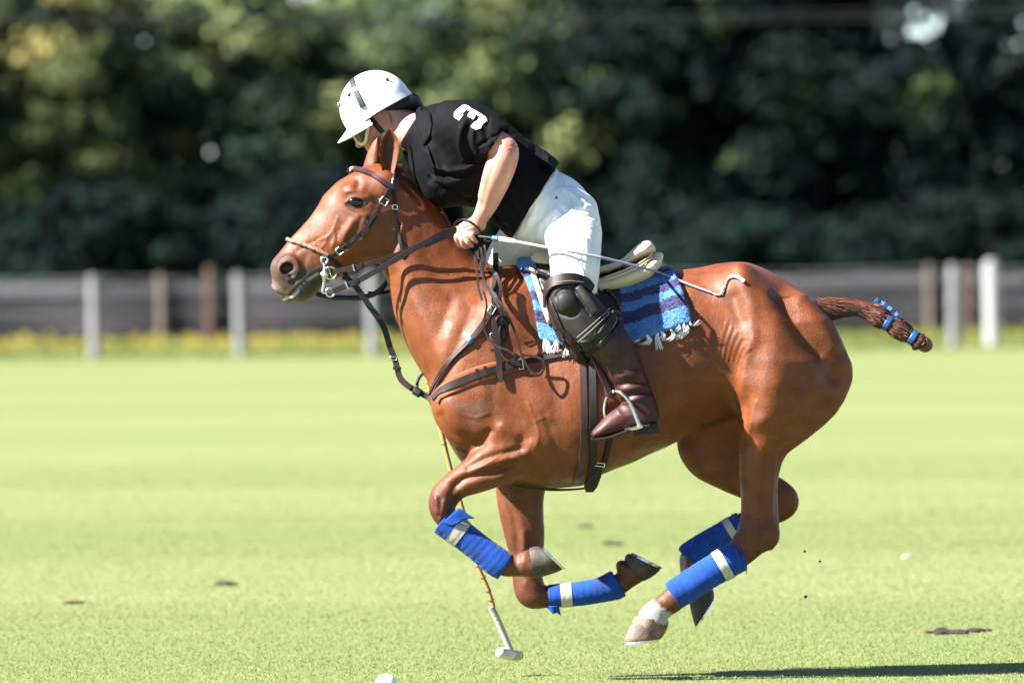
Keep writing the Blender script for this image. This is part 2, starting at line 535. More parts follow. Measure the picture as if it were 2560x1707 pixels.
# ================================================================== the place
def ground_material():
    m = bpy.data.materials.new('mown_grass')
    m.use_nodes = True
    nt = m.node_tree; N = nt.nodes.new; L = nt.links.new
    b = nt.nodes['Principled BSDF']; b.inputs['Roughness'].default_value = 0.9; b.inputs['Specular IOR Level'].default_value = 0.2
    tc = N('ShaderNodeTexCoord')
    def noise(scale, sx=1, sy=1, detail=4):
        mp = N('ShaderNodeMapping'); mp.inputs['Scale'].default_value = (sx, sy, 1); L(tc.outputs['Object'], mp.inputs['Vector'])
        n = N('ShaderNodeTexNoise'); n.inputs['Scale'].default_value = scale; n.inputs['Detail'].default_value = detail
        L(mp.outputs['Vector'], n.inputs['Vector']); return n
    def ramp(src, pts):
        r = N('ShaderNodeValToRGB')
        r.color_ramp.elements[0].position = pts[0][0]; r.color_ramp.elements[0].color = pts[0][1]
        r.color_ramp.elements[1].position = pts[-1][0]; r.color_ramp.elements[1].color = pts[-1][1]
        for p, c in pts[1:-1]:
            e = r.color_ramp.elements.new(p); e.color = c
        L(src, r.inputs['Fac']); return r
    def mix(a, bb, fac):
        x = N('ShaderNodeMix'); x.data_type = 'RGBA'
        if hasattr(fac, 'links'): L(fac, x.inputs[0])
        else: x.inputs[0].default_value = fac
        for s_, v in ((6, a), (7, bb)):
            if hasattr(v, 'links'): L(v, x.inputs[s_])
            else: x.inputs[s_].default_value = v
        return x.outputs[2]
    fine = noise(26, 1, 1, 6)
    base = ramp(fine.outputs['Fac'], [(0.28, GR_D), (0.5, GR_M), (0.72, GR_L)])
    # mowing stripes run along x, a few metres wide, with soft uneven edges
    sx = N('ShaderNodeSeparateXYZ'); L(tc.outputs['Object'], sx.inputs[0])
    wob = noise(0.5, 0.12, 1.0, 3)
    ad = N('ShaderNodeMath'); ad.operation = 'MULTIPLY_ADD'; ad.inputs[1].default_value = 1.1
    L(wob.outputs['Fac'], ad.inputs[0]); L(sx.outputs['Y'], ad.inputs[2])
    wv = N('ShaderNodeMath'); wv.operation = 'MULTIPLY'; wv.inputs[1].default_value = 2 * math.pi / 15.5; L(ad.outputs[0], wv.inputs[0])
    ph = N('ShaderNodeMath'); ph.operation = 'ADD'; ph.inputs[1].default_value = -3.456; L(wv.outputs[0], ph.inputs[0])
    sn = N('ShaderNodeMath'); sn.operation = 'SINE'; L(ph.outputs[0], sn.inputs[0])
    mr = N('ShaderNodeMapRange'); mr.inputs['From Min'].default_value = -0.5; mr.inputs['From Max'].default_value = 0.6; mr.interpolation_type = 'SMOOTHSTEP'
    L(sn.outputs[0], mr.inputs['Value'])
    dk = N('ShaderNodeVectorMath'); dk.operation = 'MULTIPLY'; dk.inputs[1].default_value = (0.90, 0.95, 0.84)
    L(base.outputs[0], dk.inputs[0])
    mixed = mix(dk.outputs[0], base.outputs[0], mr.outputs['Result'])
    # dry straw patches, drawn out along the field
    dry = noise(0.55, 0.35, 1.3, 5)
    dr = ramp(dry.outputs['Fac'], [(0.50, (0, 0, 0, 1)), (0.72, (1, 1, 1, 1))])
    sc = N('ShaderNodeMath'); sc.operation = 'MULTIPLY'; sc.inputs[1].default_value = 0.35; L(dr.outputs[0], sc.inputs[0])
    straw = mix(mixed, GR_S, sc.outputs[0])
    L(straw, b.inputs['Base Color'])
    bp = N('ShaderNodeBump'); bp.inputs['Strength'].default_value = 0.6; bp.inputs['Distance'].default_value = 0.03
    L(noise(40, 1, 1, 5).outputs['Fac'], bp.inputs['Height']); L(bp.outputs['Normal'], b.inputs['Normal'])
    return m
GR_D = lin(138, 152, 90); GR_M = lin(164, 177, 110); GR_L = lin(185, 195, 130); GR_S = lin(199, 196, 146)
GR_D, GR_M, GR_L, GR_S = [tuple(c * KA for c in q[:3]) + (1,) for q in (GR_D, GR_M, GR_L, GR_S)]
M['grass'] = ground_material()
def ground_sheet():
    xs = [-600, -60, 60, 600]; ys = [-60, -6, 110, 150, 260, 900]
    V = [(x, y, 0.0) for y in ys for x in xs]; F = []
    for j in range(len(ys) - 1):
        for i in range(len(xs) - 1):
            a = j * 4 + i; F.append((a, a + 1, a + 5, a + 4))
    o = mesh_np('polo_field', V, F, M['grass'], smooth=False)
    tag(o, 'pale green mown polo field with soft mowing stripes', None, kind='structure')
    return o
ground_sheet()

# blades of the turf round the pony, thinning out with distance
def blades(name, n, x0, x1, y0, y1, h, w, m, seed, label, dens=1.0):
    r = np.random.default_rng(seed)
    t = r.random(n) ** dens
    y = y0 + (y1 - y0) * t
    x = r.uniform(-1, 1, n) * (2.9 + 0.062 * (y - y0))
    keep = r.random(n) < np.clip((1 - t) * 1.5, 0, 1)
    x, y, t = x[keep], y[keep], t[keep]; n = len(x)
    hh = h * (0.55 + 0.7 * r.random(n)); ww = w * (0.7 + 0.6 * r.random(n)) * (1 + np.clip(y, 0, 30) / 14)
    ang = r.uniform(0, math.pi, n); lean = r.normal(0, 0.9, (n, 2)) * hh[:, None]
    dx, dy = np.cos(ang) * ww / 2, np.sin(ang) * ww / 2
    V = np.zeros((n, 3, 3))
    V[:, 0] = np.stack([x - dx, y - dy, np.zeros(n) - 0.002], 1)
    V[:, 1] = np.stack([x + dx, y + dy, np.zeros(n) - 0.002], 1)
    V[:, 2] = np.stack([x + lean[:, 0], y + lean[:, 1], hh], 1)
    F = np.arange(n * 3).reshape(n, 3)
    pal = np.array([GR_M[:3], GR_L[:3], GR_S[:3], GR_D[:3]]) * 0.5 + 0.5 * np.array(GR_L[:3])
    c = pal[r.choice(4, n, p=[0.4, 0.3, 0.14, 0.16])] * r.uniform(0.95, 1.2, (n, 1))
    st = np.clip(0.5 - 0.9 * np.cos((y + 0.4 * np.sin(x * 0.7) - 19.6) * 2 * math.pi / 15.5), 0, 1)[:, None]
    c = c * (np.array([0.96, 1.06, 0.80]) * (1 - st) + np.array([1.30, 1.28, 1.30]) * st)
    o = mesh_np(name, V.reshape(-1, 3), F, m, smooth=False, cols=np.repeat(c, 3, 0))
    tag(o, label, None, kind='stuff')
    return o
M['blade'] = mat('grass_blade', None, 0.7, var=0.05, attr='Col', spec=0.25, trans=0.35)
blades('turf_grass', 400000, -4.6, 4.6, -1.6, 52.0, 0.008, 0.004, M['blade'], 3, 'short mown grass blades under the pony', 2.6)

# ---- fences
def rod(V, F, a, b, r0, r1, seg=8, cap=True):
    a = Vector(a); b = Vector(b); d = (b - a).normalized()
    u = d.orthogonal().normalized(); w = d.cross(u)
    o = len(V)
    for p, r in ((a, r0), (b, r1)):
        for j in range(seg):
            t = 2 * math.pi * j / seg
            V.append(tuple(p + (u * math.cos(t) + w * math.sin(t)) * r))
    for j in range(seg):
        F.append((o + j, o + (j + 1) % seg, o + seg + (j + 1) % seg, o + seg + j))
    if cap:
        F.append(tuple(o + j for j in reversed(range(seg)))); F.append(tuple(o + seg + j for j in range(seg)))

M['postwhite'] = mat('weathered_white_post', lin(176, 178, 182), 0.8, var=0.2, scale=6)
M['postbright'] = mat('white_painted_post', lin(236, 236, 238), 0.6, var=0.05, scale=6)
M['postbrown'] = mat('brown_timber_post', lin(118, 84, 72), 0.85, var=0.25, scale=6)
M['posttan'] = mat('tan_timber_post', lin(146, 128, 116), 0.85, var=0.25, scale=6)
M['wire'] = mat('fence_wire', lin(150, 152, 158), 0.5, var=0.1, metal=0.3)
M['tapewire'] = mat('pale_fence_tape', lin(140, 142, 150), 0.7, var=0.1)
M['fence_sheet'] = mat('dark_fence_sheet', lin(74, 70, 78), 0.9, var=0.5, scale=1.2, stretch=(0.3, 1, 2.5))

def post(parent, base, h, r, m, name='post', lab=None):
    V = []; F = []
    b = Vector(base)
    lean = Vector((random.uniform(-0.02, 0.02), random.uniform(-0.02, 0.02), 0))
    rod(V, F, b - Vector((0, 0, 0.12)), b + Vector((0, 0, h - 0.02)) + lean, r * 1.04, r, 10, False)
    o = len(V)
    rod(V, F, b + Vector((0, 0, h - 0.02)) + lean, b + Vector((0, 0, h)) + lean, r, r * 0.72, 10, True)
    q = mesh_np(name, V, F, m, parent)
    if lab: q['label'] = lab
    return q

def wires(parent, pts, hs, r, m, name='wire'):
    for h in hs:
        V = []; F = []
        for a, b in zip(pts[:-1], pts[1:]):
            a = Vector(a); b = Vector(b)
            n = 4
            for i in range(n):
                f0, f1 = i / n, (i + 1) / n
                s0, s1 = -0.03 * math.sin(math.pi * f0), -0.03 * math.sin(math.pi * f1)
                rod(V, F, a.lerp(b, f0) + Vector((0, 0, h + s0)), a.lerp(b, f1) + Vector((0, 0, h + s1)), r, r, 5, False)
        mesh_np(name, V, F, m, parent)

# near fence: pale posts with several strands of wire
nf = empty('wire_fence', 'wire fence on pale grey posts along the near edge of the weeds', 'fence', loc=(0, 114, 0))
fa = [(-1900, 914), (-1550, 911), (-1180, 908), (-820, 904), (-450, 901), (-100, 897), (237, 897), (602, 892), (932, 889), (1290, 885), (1650, 880), (2384, 871), (2740, 868), (3100, 864), (3460, 861), (3820, 857), (4180, 854)]
nfp = []
for i, (px, py) in enumerate(fa):
    g = on_ground(px, py)
    g.z = 0; nfp.append(g)
    q = post(nf, g - Vector((0, 114, 0)), 1.24, 0.082, M['postwhite'])
loc = [tuple(p - Vector((0, 114, 0))) for p in nfp]
wires(nf, loc, (1.20, 1.09, 0.97, 0.70), 0.003, M['wire'])
wires(nf, loc, (1.03,), 0.006, M['tapewire'], 'fence_tape')
g = on_ground(2482, 866); g.z = 0
bp_ = empty('marker_post', 'bright white painted post at the right edge, taller looking than the fence posts beside it', 'post', loc=g)
post(bp_, (0, 0, 0), 1.26, 0.11, M['postbright'])
V = []; F = []
rod(V, F, (0, 0, 1.265), (0, 0, 1.30), 0.11, 0.06, 10); mesh_np('post_cap', V, F, M['postbright'], bp_)
# far fence: timber posts and one dark upright sheet
bf = empty('timber_fence', 'fence of brown timber posts with a dark sheet hung along it below the trees', 'fence', loc=(0, 142, 0))
bps = []
for px, mm in ((-1900, 'postbrown'), (-1500, 'posttan'), (-1100, 'postbrown'), (-650, 'posttan'), (-200, 'postbrown'), (402, 'posttan'), (525, 'postbrown'), (925, 'posttan'), (1330, 'postbrown'), (2325, 'posttan'), (2425, 'postbrown'), (2800, 'postbrown'), (3250, 'posttan'), (3700, 'postbrown'), (4150, 'postbrown')):
    k = (D + 142) / D
    x = (px - 1280) / S * k
    bps.append((x, 0.0, 0.0))
    big = px in (525,)
    q = post(bf, (x, 0, 0), 1.18 if not big else 1.3, 0.072 if not big else 0.085, M[mm])
    if big: q['label'] = 'red brown timber post, the tallest of its fence'
wires(bf, bps, (1.12, 1.02), 0.004, M['wire'])
def fence_sheet():
    nx, nz = 280, 6
    V = []; F = []
    for j in range(nz + 1):
        for i in range(nx + 1):
            x = -26 + 52 * i / nx
            V.append((x, 0.06 + 0.05 * math.sin(x * 2.1) + 0.03 * math.sin(x * 5.3 + j), 0.02 + 0.98 * j / nz + (0.03 * math.sin(x * 1.3) if j == nz else 0)))
    for j in range(nz):
        for i in range(nx):
            a = j * (nx + 1) + i; F.append((a, a + 1, a + nx + 2, a + nx + 1))
    o = mesh_np('fence_sheet', V, F, M['fence_sheet'], bf)
    md = o.modifiers.new('thick', 'SOLIDIFY'); md.thickness = 0.012
fence_sheet()

# ---- weeds with yellow flowers along the fences
def weeds():
    r = np.random.default_rng(21)
    n = 60000
    x = r.uniform(-24, 24, n); y = 112 + 40 * r.random(n)
    clump = 0.5 + 0.5 * np.sin(x * 1.7 + 2.2 * np.sin(y * 0.35)) * np.sin(x * 0.6 + y * 0.23)
    hh = (0.03 + 0.10 * r.random(n)) * (0.35 + 0.65 * clump) * np.clip((y - 111) / 12, 0.25, 1.0)
    ww = 0.03 + 0.03 * r.random(n)
    a = r.uniform(0, math.pi, n); dx, dy = np.cos(a) * ww, np.sin(a) * ww
    V = np.zeros((n, 3, 3))
    V[:, 0] = np.stack([x - dx, y - dy, 0 * x], 1); V[:, 1] = np.stack([x + dx, y + dy, 0 * x], 1)
    V[:, 2] = np.stack([x + r.normal(0, .08, n), y + r.normal(0, .08, n), hh], 1)
    pal = np.array([lin(140, 164, 86)[:3], lin(164, 180, 100)[:3], lin(188, 190, 112)[:3]])
    c = np.repeat(pal[r.choice(3, n)] * r.uniform(0.8, 1.2, (n, 1)), 3, 0)
    # flower heads: small yellow diamonds
    nf_ = 3600
    fx = r.uniform(-24, 24, nf_); fy = 124 + 17 * r.random(nf_)
    dens = 0.5 + 0.5 * np.sin(fx * 0.8 + 1.0) * np.sin(fx * 0.31 + fy * 0.1)
    left = np.clip((2.5 - fx) / 8 + 0.25, 0.15, 1)
    keep = r.random(nf_) < (0.2 + 0.8 * dens) * left
    fx, fy = fx[keep], fy[keep]; k = len(fx)
    fz = 0.04 + 0.13 * r.random(k) * (0.6 + 0.6 * r.random(k)); s = 0.03 + 0.035 * r.random(k)
    P = np.zeros((k, 4, 3))
    P[:, 0] = np.stack([fx - s, fy, fz], 1); P[:, 1] = np.stack([fx, fy - s * 0.6, fz - s], 1)
    P[:, 2] = np.stack([fx + s, fy, fz], 1); P[:, 3] = np.stack([fx, fy + s * 0.6, fz + s], 1)
    yel = np.repeat(np.array([lin(214, 196, 84)[:3]]) * r.uniform(0.8, 1.15, (k, 1)), 4, 0)
    VV = np.concatenate([V.reshape(-1, 3), P.reshape(-1, 3)])
    FF = [tuple(t) for t in np.arange(n * 3).reshape(n, 3).tolist()] + [tuple(t) for t in (np.arange(k * 4).reshape(k, 4) + n * 3).tolist()]
    o = mesh_np('weeds', VV, FF, M['blade'], smooth=False, cols=np.concatenate([c, yel]) * KA)
    tag(o, 'rough grass and yellow flowering weeds along the foot of the fences', None, kind='stuff')
weeds()

# ---- trees
M['leaf'] = mat('leaf', None, 0.85, var=0.12, scale=2, attr='Col', spec=0.12, trans=0.25)
M['bark'] = mat('bark', lin(78, 68, 60), 0.9, var=0.3, scale=8, bump=0.4, bscale=20)
def tree_mesh(seed, height, radius, ncl, leaf, pal, bright=0.22, low=0.0):
    r = np.random.default_rng(seed)
    # clumps over an uneven crown, thickest at its outside
    cs = []
    while len(cs) < ncl:
        p = r.uniform(-1, 1, 3)
        d = np.linalg.norm(p)
        if d > 1 or d < 0.35 and r.random() < 0.8: continue
        lump = 1 + 0.22 * math.sin(p[0] * 5 + seed) + 0.18 * math.sin(p[2] * 7 + p[1] * 4 + seed * 2)
        cs.append((p[0] * radius * lump, p[1] * radius * lump, low + (height - low) * (0.5 + 0.5 * p[2] * (0.94 + 0.06 * lump))))
    V = []; Cc = []
    per = 110
    for c in cs:
        rad = r.uniform(0.35, 0.95) * (radius / 3.0) ** 0.4
        kind = r.random()
        col = np.array(pal[0 if kind > 0.62 else (1 if kind > bright else 2)][:3]) * r.uniform(0.8, 1.2)
        q = r.normal(size=(per, 3)); q /= np.linalg.norm(q, axis=1)[:, None]
        q *= (r.random((per, 1)) ** 0.45) * rad
        q[:, 2] *= 0.62
        pos = np.array(c) + q
        nrm = r.normal(size=(per, 3)) * 0.55 + q / rad * 1.6 + np.array([0, 0, 0.3]); nrm /= np.linalg.norm(nrm, axis=1)[:, None]
        t = np.cross(nrm, r.normal(size=(per, 3))); t /= np.linalg.norm(t, axis=1)[:, None]
        b = np.cross(nrm, t)
        s = leaf * r.uniform(0.6, 1.3, (per, 1))
        qd = np.stack([pos - t * s, pos - b * s * 0.55 + nrm * s * 0.12, pos + t * s, pos + b * s * 0.55 + nrm * s * 0.12], 1)
        V.append(qd.reshape(-1, 3)); Cc.append(np.repeat(col[None, :] * r.uniform(0.9, 1.12, (per, 1)), 4, 0))
    V = np.concatenate(V); Cc = np.concatenate(Cc) * KA * 1.25
    F = np.arange(len(V)).reshape(-1, 4)
    me = bpy.data.meshes.new('crown')
    me.from_pydata(V.tolist(), [], F.tolist())
    ca = me.color_attributes.new('Col', 'FLOAT_COLOR', 'POINT')
    c4 = np.ones((len(V), 4), dtype=np.float32); c4[:, :3] = Cc
    ca.data.foreach_set('color', c4.ravel())
    me.materials.append(M['leaf'])
    # trunk and limbs
    TV = []; TF = []
    prev = Vector((0, 0, -0.1)); rr = 0.16 * height / 8
    nseg = 5
    for i in range(nseg):
        z = height * 0.75 * (i + 1) / nseg
        nx_ = Vector((r.normal() * 0.12, r.normal() * 0.12, z))
        rod(TV, TF, prev, nx_, rr * (1 - 0.16 * i), rr * (1 - 0.16 * (i + 1)), 8, False)
        for q in range(2):
            a = r.uniform(0, 6.28); l = radius * r.uniform(0.5, 0.85)
            rod(TV, TF, nx_, nx_ + Vector((math.cos(a) * l, math.sin(a) * l, l * 0.5)), rr * 0.35, rr * 0.1, 6, False)
        prev = nx_
    mt = bpy.data.meshes.new('trunk'); mt.from_pydata(TV, [], TF); mt.materials.append(M['bark'])
    mt.polygons.foreach_set('use_smooth', np.ones(len(mt.polygons), dtype=bool))
    return me, mt
PAL_DARK = [lin(17, 38, 38), lin(28, 52, 46), lin(112, 136, 84)]  # shade and sunlit patches are put into these leaf colours, darkest to palest
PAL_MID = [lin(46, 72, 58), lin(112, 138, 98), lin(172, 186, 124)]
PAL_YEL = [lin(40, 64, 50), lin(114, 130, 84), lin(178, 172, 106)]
def tree(name, meshes, x, y, rot, sc, label, group):
    t = empty(name, label, 'tree', group, (x, y, 0))
    t.rotation_euler = (0, 0, rot); t.scale = sc
    for nme, me in (('crown', meshes[0]), ('trunk', meshes[1])):
        o = bpy.data.objects.new(nme, me); link(o, t)
    return t
T1 = tree_mesh(1, 8.2, 3.4, 230, 0.13, PAL_MID, 0.36)
T2 = tree_mesh(2, 7.6, 3.2, 220, 0.13, PAL_YEL, 0.24)
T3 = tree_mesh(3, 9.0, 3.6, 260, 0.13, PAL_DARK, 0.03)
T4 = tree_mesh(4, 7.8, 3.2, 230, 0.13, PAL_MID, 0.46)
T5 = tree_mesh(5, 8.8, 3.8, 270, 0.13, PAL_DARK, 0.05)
T6 = tree_mesh(6, 3.2, 1.7, 130, 0.12, PAL_DARK, -1)  # dark tones only, colouring in the shade low under the crowns
GT = 'trees behind the fences'
def tx(px, y): return (px - 1280) / S * (D + y) / D
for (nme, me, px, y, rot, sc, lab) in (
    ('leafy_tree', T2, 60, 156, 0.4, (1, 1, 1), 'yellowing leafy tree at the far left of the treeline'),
    ('leafy_tree', T1, 480, 158, 2.0, (1, 1, 0.9), 'mid green tree with clumps coloured as sunlit left of the white helmet'),
    ('leafy_tree', T4, 1060, 160, 4.1, (1, 1, 0.92), 'light green tree coloured as sunlit directly behind the white helmet'),
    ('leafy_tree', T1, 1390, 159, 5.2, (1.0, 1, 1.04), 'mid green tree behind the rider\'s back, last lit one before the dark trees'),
    ('dark_tree', T3, 1760, 158, 0.9, (1, 1, 1), 'tree coloured dark as in shade above the back of the saddle'),
    ('dark_tree', T5, 1990, 157, 3.0, (1, 1, 0.98), 'tree coloured dark as in shade with a few pale leaves above the braided tail'),
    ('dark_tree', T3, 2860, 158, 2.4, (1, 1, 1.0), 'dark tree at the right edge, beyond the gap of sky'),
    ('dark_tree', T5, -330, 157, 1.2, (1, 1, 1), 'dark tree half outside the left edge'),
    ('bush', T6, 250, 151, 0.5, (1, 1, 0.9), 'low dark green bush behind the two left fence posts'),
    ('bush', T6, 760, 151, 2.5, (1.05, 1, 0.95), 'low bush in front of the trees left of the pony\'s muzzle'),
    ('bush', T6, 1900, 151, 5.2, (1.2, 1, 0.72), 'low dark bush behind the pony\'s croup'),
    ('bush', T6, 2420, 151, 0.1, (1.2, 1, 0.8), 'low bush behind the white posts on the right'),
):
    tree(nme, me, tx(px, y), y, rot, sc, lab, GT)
def far_wood():
    r = np.random.default_rng(77)
    n = 135000
    x = r.uniform(-48, 48, n); y = r.uniform(166, 178, n)
    top = 7.6 + 1.2 * np.sin(x * 0.7) + 0.8 * np.sin(x * 1.9 + 1)
    for gx, gw, gd in ((tx(2420, 170), 1.0, 2.3), (tx(800, 170), 0.75, 0.3)):
        top = top - gd * np.exp(-((x - gx) / gw) ** 2)
    z = top * r.random(n) ** 0.8
    s = 0.14 * r.uniform(0.7, 1.4, (n, 1))
    pos = np.stack([x, y, z], 1)
    nrm = r.normal(size=(n, 3)) + np.array([-0.3, -0.6, 0.5]); nrm /= np.linalg.norm(nrm, axis=1)[:, None]
    t = np.cross(nrm, r.normal(size=(n, 3))); t /= np.linalg.norm(t, axis=1)[:, None]
    b = np.cross(nrm, t)
    qd = np.stack([pos - t * s, pos - b * s * 0.6, pos + t * s, pos + b * s * 0.6], 1).reshape(-1, 3)
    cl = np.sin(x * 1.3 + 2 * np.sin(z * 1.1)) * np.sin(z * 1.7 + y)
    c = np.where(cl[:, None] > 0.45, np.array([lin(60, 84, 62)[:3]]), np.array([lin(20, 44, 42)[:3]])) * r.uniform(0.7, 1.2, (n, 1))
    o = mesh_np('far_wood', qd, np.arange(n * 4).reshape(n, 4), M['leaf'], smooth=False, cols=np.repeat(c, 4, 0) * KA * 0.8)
    tag(o, 'dense dark wood closing the view behind the treeline', None, kind='stuff')
far_wood()
# overhead cables above the fence
M['cable'] = mat('cable', lin(150, 156, 164), 0.5, var=0.05)
for i, (pa, pb) in enumerate((((-150, 40), (2700, 14)), ((-150, 58), (2700, 30)))):
    V = []; F = []
    a = at(pa[0], pa[1], 112 + 0.4 * i); b = at(pb[0], pb[1], 112 + 0.4 * i)
    for k in range(20):
        f0, f1 = k / 20, (k + 1) / 20
        sg = lambda f: Vector((0, 0, -0.10 * math.sin(math.pi * f)))
        rod(V, F, a.lerp(b, f0) + sg(f0), a.lerp(b, f1) + sg(f1), 0.003, 0.003, 6, False)
    o = mesh_np('overhead_cable', V, F, M['cable'])
    tag(o, ('upper' if i == 0 else 'lower') + ' of two pale overhead cables crossing the trees near the top edge', 'cable')
# ================================================================== the pony
def horse_field():
    xs = np.concatenate([np.arange(655, 1000, HX), np.arange(1000, 2150, HC)])
    zs = np.concatenate([np.arange(395, 770, HX), np.arange(770, 1625, HC)])
    ys = np.arange(-232, 233, HC)
    f = Field(xs, ys, zs)
    # barrel and rump
    f.prof((1080, 880), (2130, 880),
           [(1085, 940), (1100, 900), (1150, 790), (1200, 715), (1250, 672), (1290, 660), (1350, 664), (1450, 680), (1550, 690), (1650, 685), (1700, 675), (1753, 668), (1791, 659), (1837, 654), (1868, 655), (1906, 669), (1944, 688), (1983, 711), (2021, 738), (2050, 762), (2080, 803), (2097, 835), (2114, 875), (2126, 915)],
           [(1085, 1000), (1102, 1048), (1115, 1090), (1130, 1122), (1150, 1152), (1200, 1190), (1250, 1208), (1300, 1216), (1375, 1222), (1460, 1213), (1502, 1187), (1537, 1172), (1587, 1154), (1617, 1138), (1660, 1120), (1720, 1090), (1790, 1058), (1850, 1035), (1950, 1035), (2050, 1010), (2100, 970), (2126, 930)],
           [(5, 50), (20, 90), (60, 128), (120, 146), (220, 150), (320, 175), (420, 192), (520, 196), (600, 188), (680, 174), (740, 172), (800, 178), (860, 172), (920, 146), (970, 116), (1010, 85), (1035, 50), (1046, 25)],
           egg=[(0, 0.0), (150, 0.30), (260, 0.30), (400, 0.12), (600, 0.05), (800, 0.02), (1040, 0)], k=0, sig=7)
    # neck
    f.prof((985, 540), (1200, 860),
           [(990, 416), (1007, 433), (1030, 452), (1060, 480), (1085, 503), (1107, 528), (1122, 555), (1150, 598), (1187, 640), (1240, 670), (1300, 690), (1400, 760)],
           [(938, 500), (945, 600), (953, 675), (969, 705), (976, 735), (986, 787), (1002, 830), (1022, 875), (1045, 917), (1074, 962), (1094, 1005), (1120, 1050)],
           [(-110, 40), (-60, 52), (0, 58), (90, 66), (180, 80), (270, 104), (350, 122), (430, 128)],
           egg=[(-110, 0.2), (0, 0.3), (150, 0.38), (300, 0.35), (430, 0.2)], k=34, cap=(-100, 420))
    # head
    f.prof((985, 455), (690, 715),
           [(1000, 560), (990, 618), (955, 652), (910, 664), (850, 688), (820, 703), (800, 716), (787, 737), (770, 750), (747, 753), (725, 749), (704, 742), (690, 728)],
           [(990, 417), (952, 409), (906, 418), (867, 442), (845, 455), (810, 489), (795, 518), (772, 550), (747, 577), (727, 597), (702, 629), (683, 650), (677, 664), (677, 682), (683, 700), (681, 716)],
           [(-10, 50), (30, 62), (80, 70), (125, 70), (170, 62), (220, 50), (275, 43), (325, 46), (360, 45), (388, 34), (402, 22)],
           egg=[(0, 0.0), (60, 0.10), (130, 0.02), (200, -0.14), (300, -0.1), (400, 0)], k=16, sig=5, cap=(-4, 403), grow=2.0)
    # cheek, brow, jaw
    f.ell((938, 572, -44), (70, 66, 22), k=22)
    f.ell((938, 572, 44), (70, 66, 22), k=22)
    for sgn in (-1, 1):
        f.ell((893, 486, sgn * 56), (34, 17, 13), ang=0.4, k=26)
        f.ell((962, 470, sgn * 46), (24, 34, 18), ang=0.2, k=26)
        # eye socket
        f.ell((890, 506, sgn * 80), (17, 11, 15), ang=0.15, k=6, mode='c')
        # nostril
        f.ell((722, 668, sgn * 38), (32, 28, 18), ang=-0.7, k=12)
        f.ell((719, 672, sgn * 60), (20, 17, 22), ang=-0.45, k=4, mode='c')
        f.ell((730, 690, sgn * 56), (8, 10, 12), ang=-0.45, k=4, mode='c')
        # facial crest
        f.chain([(905, 545, sgn * 64, 9, 9), (875, 575, sgn * 58, 8, 8), (845, 605, sgn * 50, 6, 6)], k=14)
    # mouth
    f.chain([(806, 676, -46, 3, 10), (775, 692, -47, 3.5, 10), (748, 718, -44, 4, 10), (726, 738, -36, 4, 10)], k=5, mode='c')
    f.ell((735, 742, 0), (30, 13, 34), ang=-0.3, k=10)
    # shoulder and breast masses
    for sgn in (-1, 1):
        f.ell((1205, 920, sgn * 100), (180, 80, 44), ang=math.radians(-66), k=80)
        f.ell((1152, 1020, sgn * 92), (66, 62, 52), ang=0.5, k=40)
        f.ell((1275, 985, sgn * 112), (95, 105, 50), ang=-0.7, k=45)
        f.ell((1370, 1070, sgn * 100), (120, 110, 62), ang=0.2, k=60)
    # near fore leg
    f.chain([(1330, 1085, -104, 84, 52), (1278, 1122, -116, 72, 50), (1238, 1152, -122, 62, 47), (1195, 1180, -122, 49, 42), (1143, 1209, -118, 36.5, 35), (1113, 1238, -116, 37, 35), (1107, 1268, -115, 33, 33), (1124, 1300, -115, 27, 26), (1175, 1345, -115, 24, 21), (1225, 1385, -115, 25, 22), (1256, 1408, -115, 26, 25), (1280, 1411, -115, 26, 24), (1296, 1409, -115, 28, 26), (1312, 1406, -115, 32, 30), (1326, 1404, -115, 35, 33), (1338, 1403, -115, 36, 34)], k=22)
    f.ell((1252, 1070, -128), (34, 26, 34), ang=0.6, k=26)
    # far fore leg
    f.chain([(1310, 1120, 108, 80, 50), (1303, 1200, 110, 66, 48), (1301, 1250, 112, 59, 44), (1306, 1300, 112, 54, 40), (1313, 1350, 112, 49, 38), (1318, 1400, 112, 40, 35), (1319, 1445, 112, 38, 35), (1327, 1482, 112, 39, 36), (1345, 1492, 112, 34, 34), (1368, 1494, 112, 28, 26), (1420, 1490, 112, 25, 22), (1480, 1482, 112, 24, 21), (1530, 1473, 112, 28, 25), (1568, 1450, 112, 26, 24), (1588, 1432, 112, 32, 30)], k=18)
    f.ell((1558, 1420, 112), (19, 16, 24), 0.7, k=10)
    # near hind: thigh, gaskin, hock
    f.prof((1900, 740), (1900, 1372),
           [(2010, 740), (2078, 800), (2108, 864), (2128, 910), (2129, 945), (2123, 965), (2108, 1000), (2087, 1032), (2058, 1060), (2021, 1090), (1990, 1113), (1966, 1130), (1953, 1152), (1944, 1185), (1941, 1220), (1942, 1260), (1944, 1300), (1947, 1325), (1947, 1342), (1941, 1357), (1926, 1371)],
           [(1890, 740), (1882, 800), (1866, 864), (1850, 910), (1842, 940), (1840, 962), (1845, 1000), (1848, 1030), (1845, 1060), (1845, 1113), (1845, 1150), (1846, 1190), (1850, 1240), (1850, 1280), (1846, 1305), (1836, 1330), (1828, 1345), (1822, 1358), (1826, 1371)],
           [(0, 30), (60, 66), (160, 90), (220, 88), (290, 76), (350, 62), (390, 53), (450, 44), (500, 38), (560, 36), (600, 37), (632, 34)],
           egg=[(0, 0.1), (100, 0.30), (200, 0.42), (300, 0.36), (400, 0.15), (632, 0.0)],
           yc=[(0, -92), (100, -100), (250, -106), (350, -114), (450, -114), (632, -108)], k=42, sig=5)
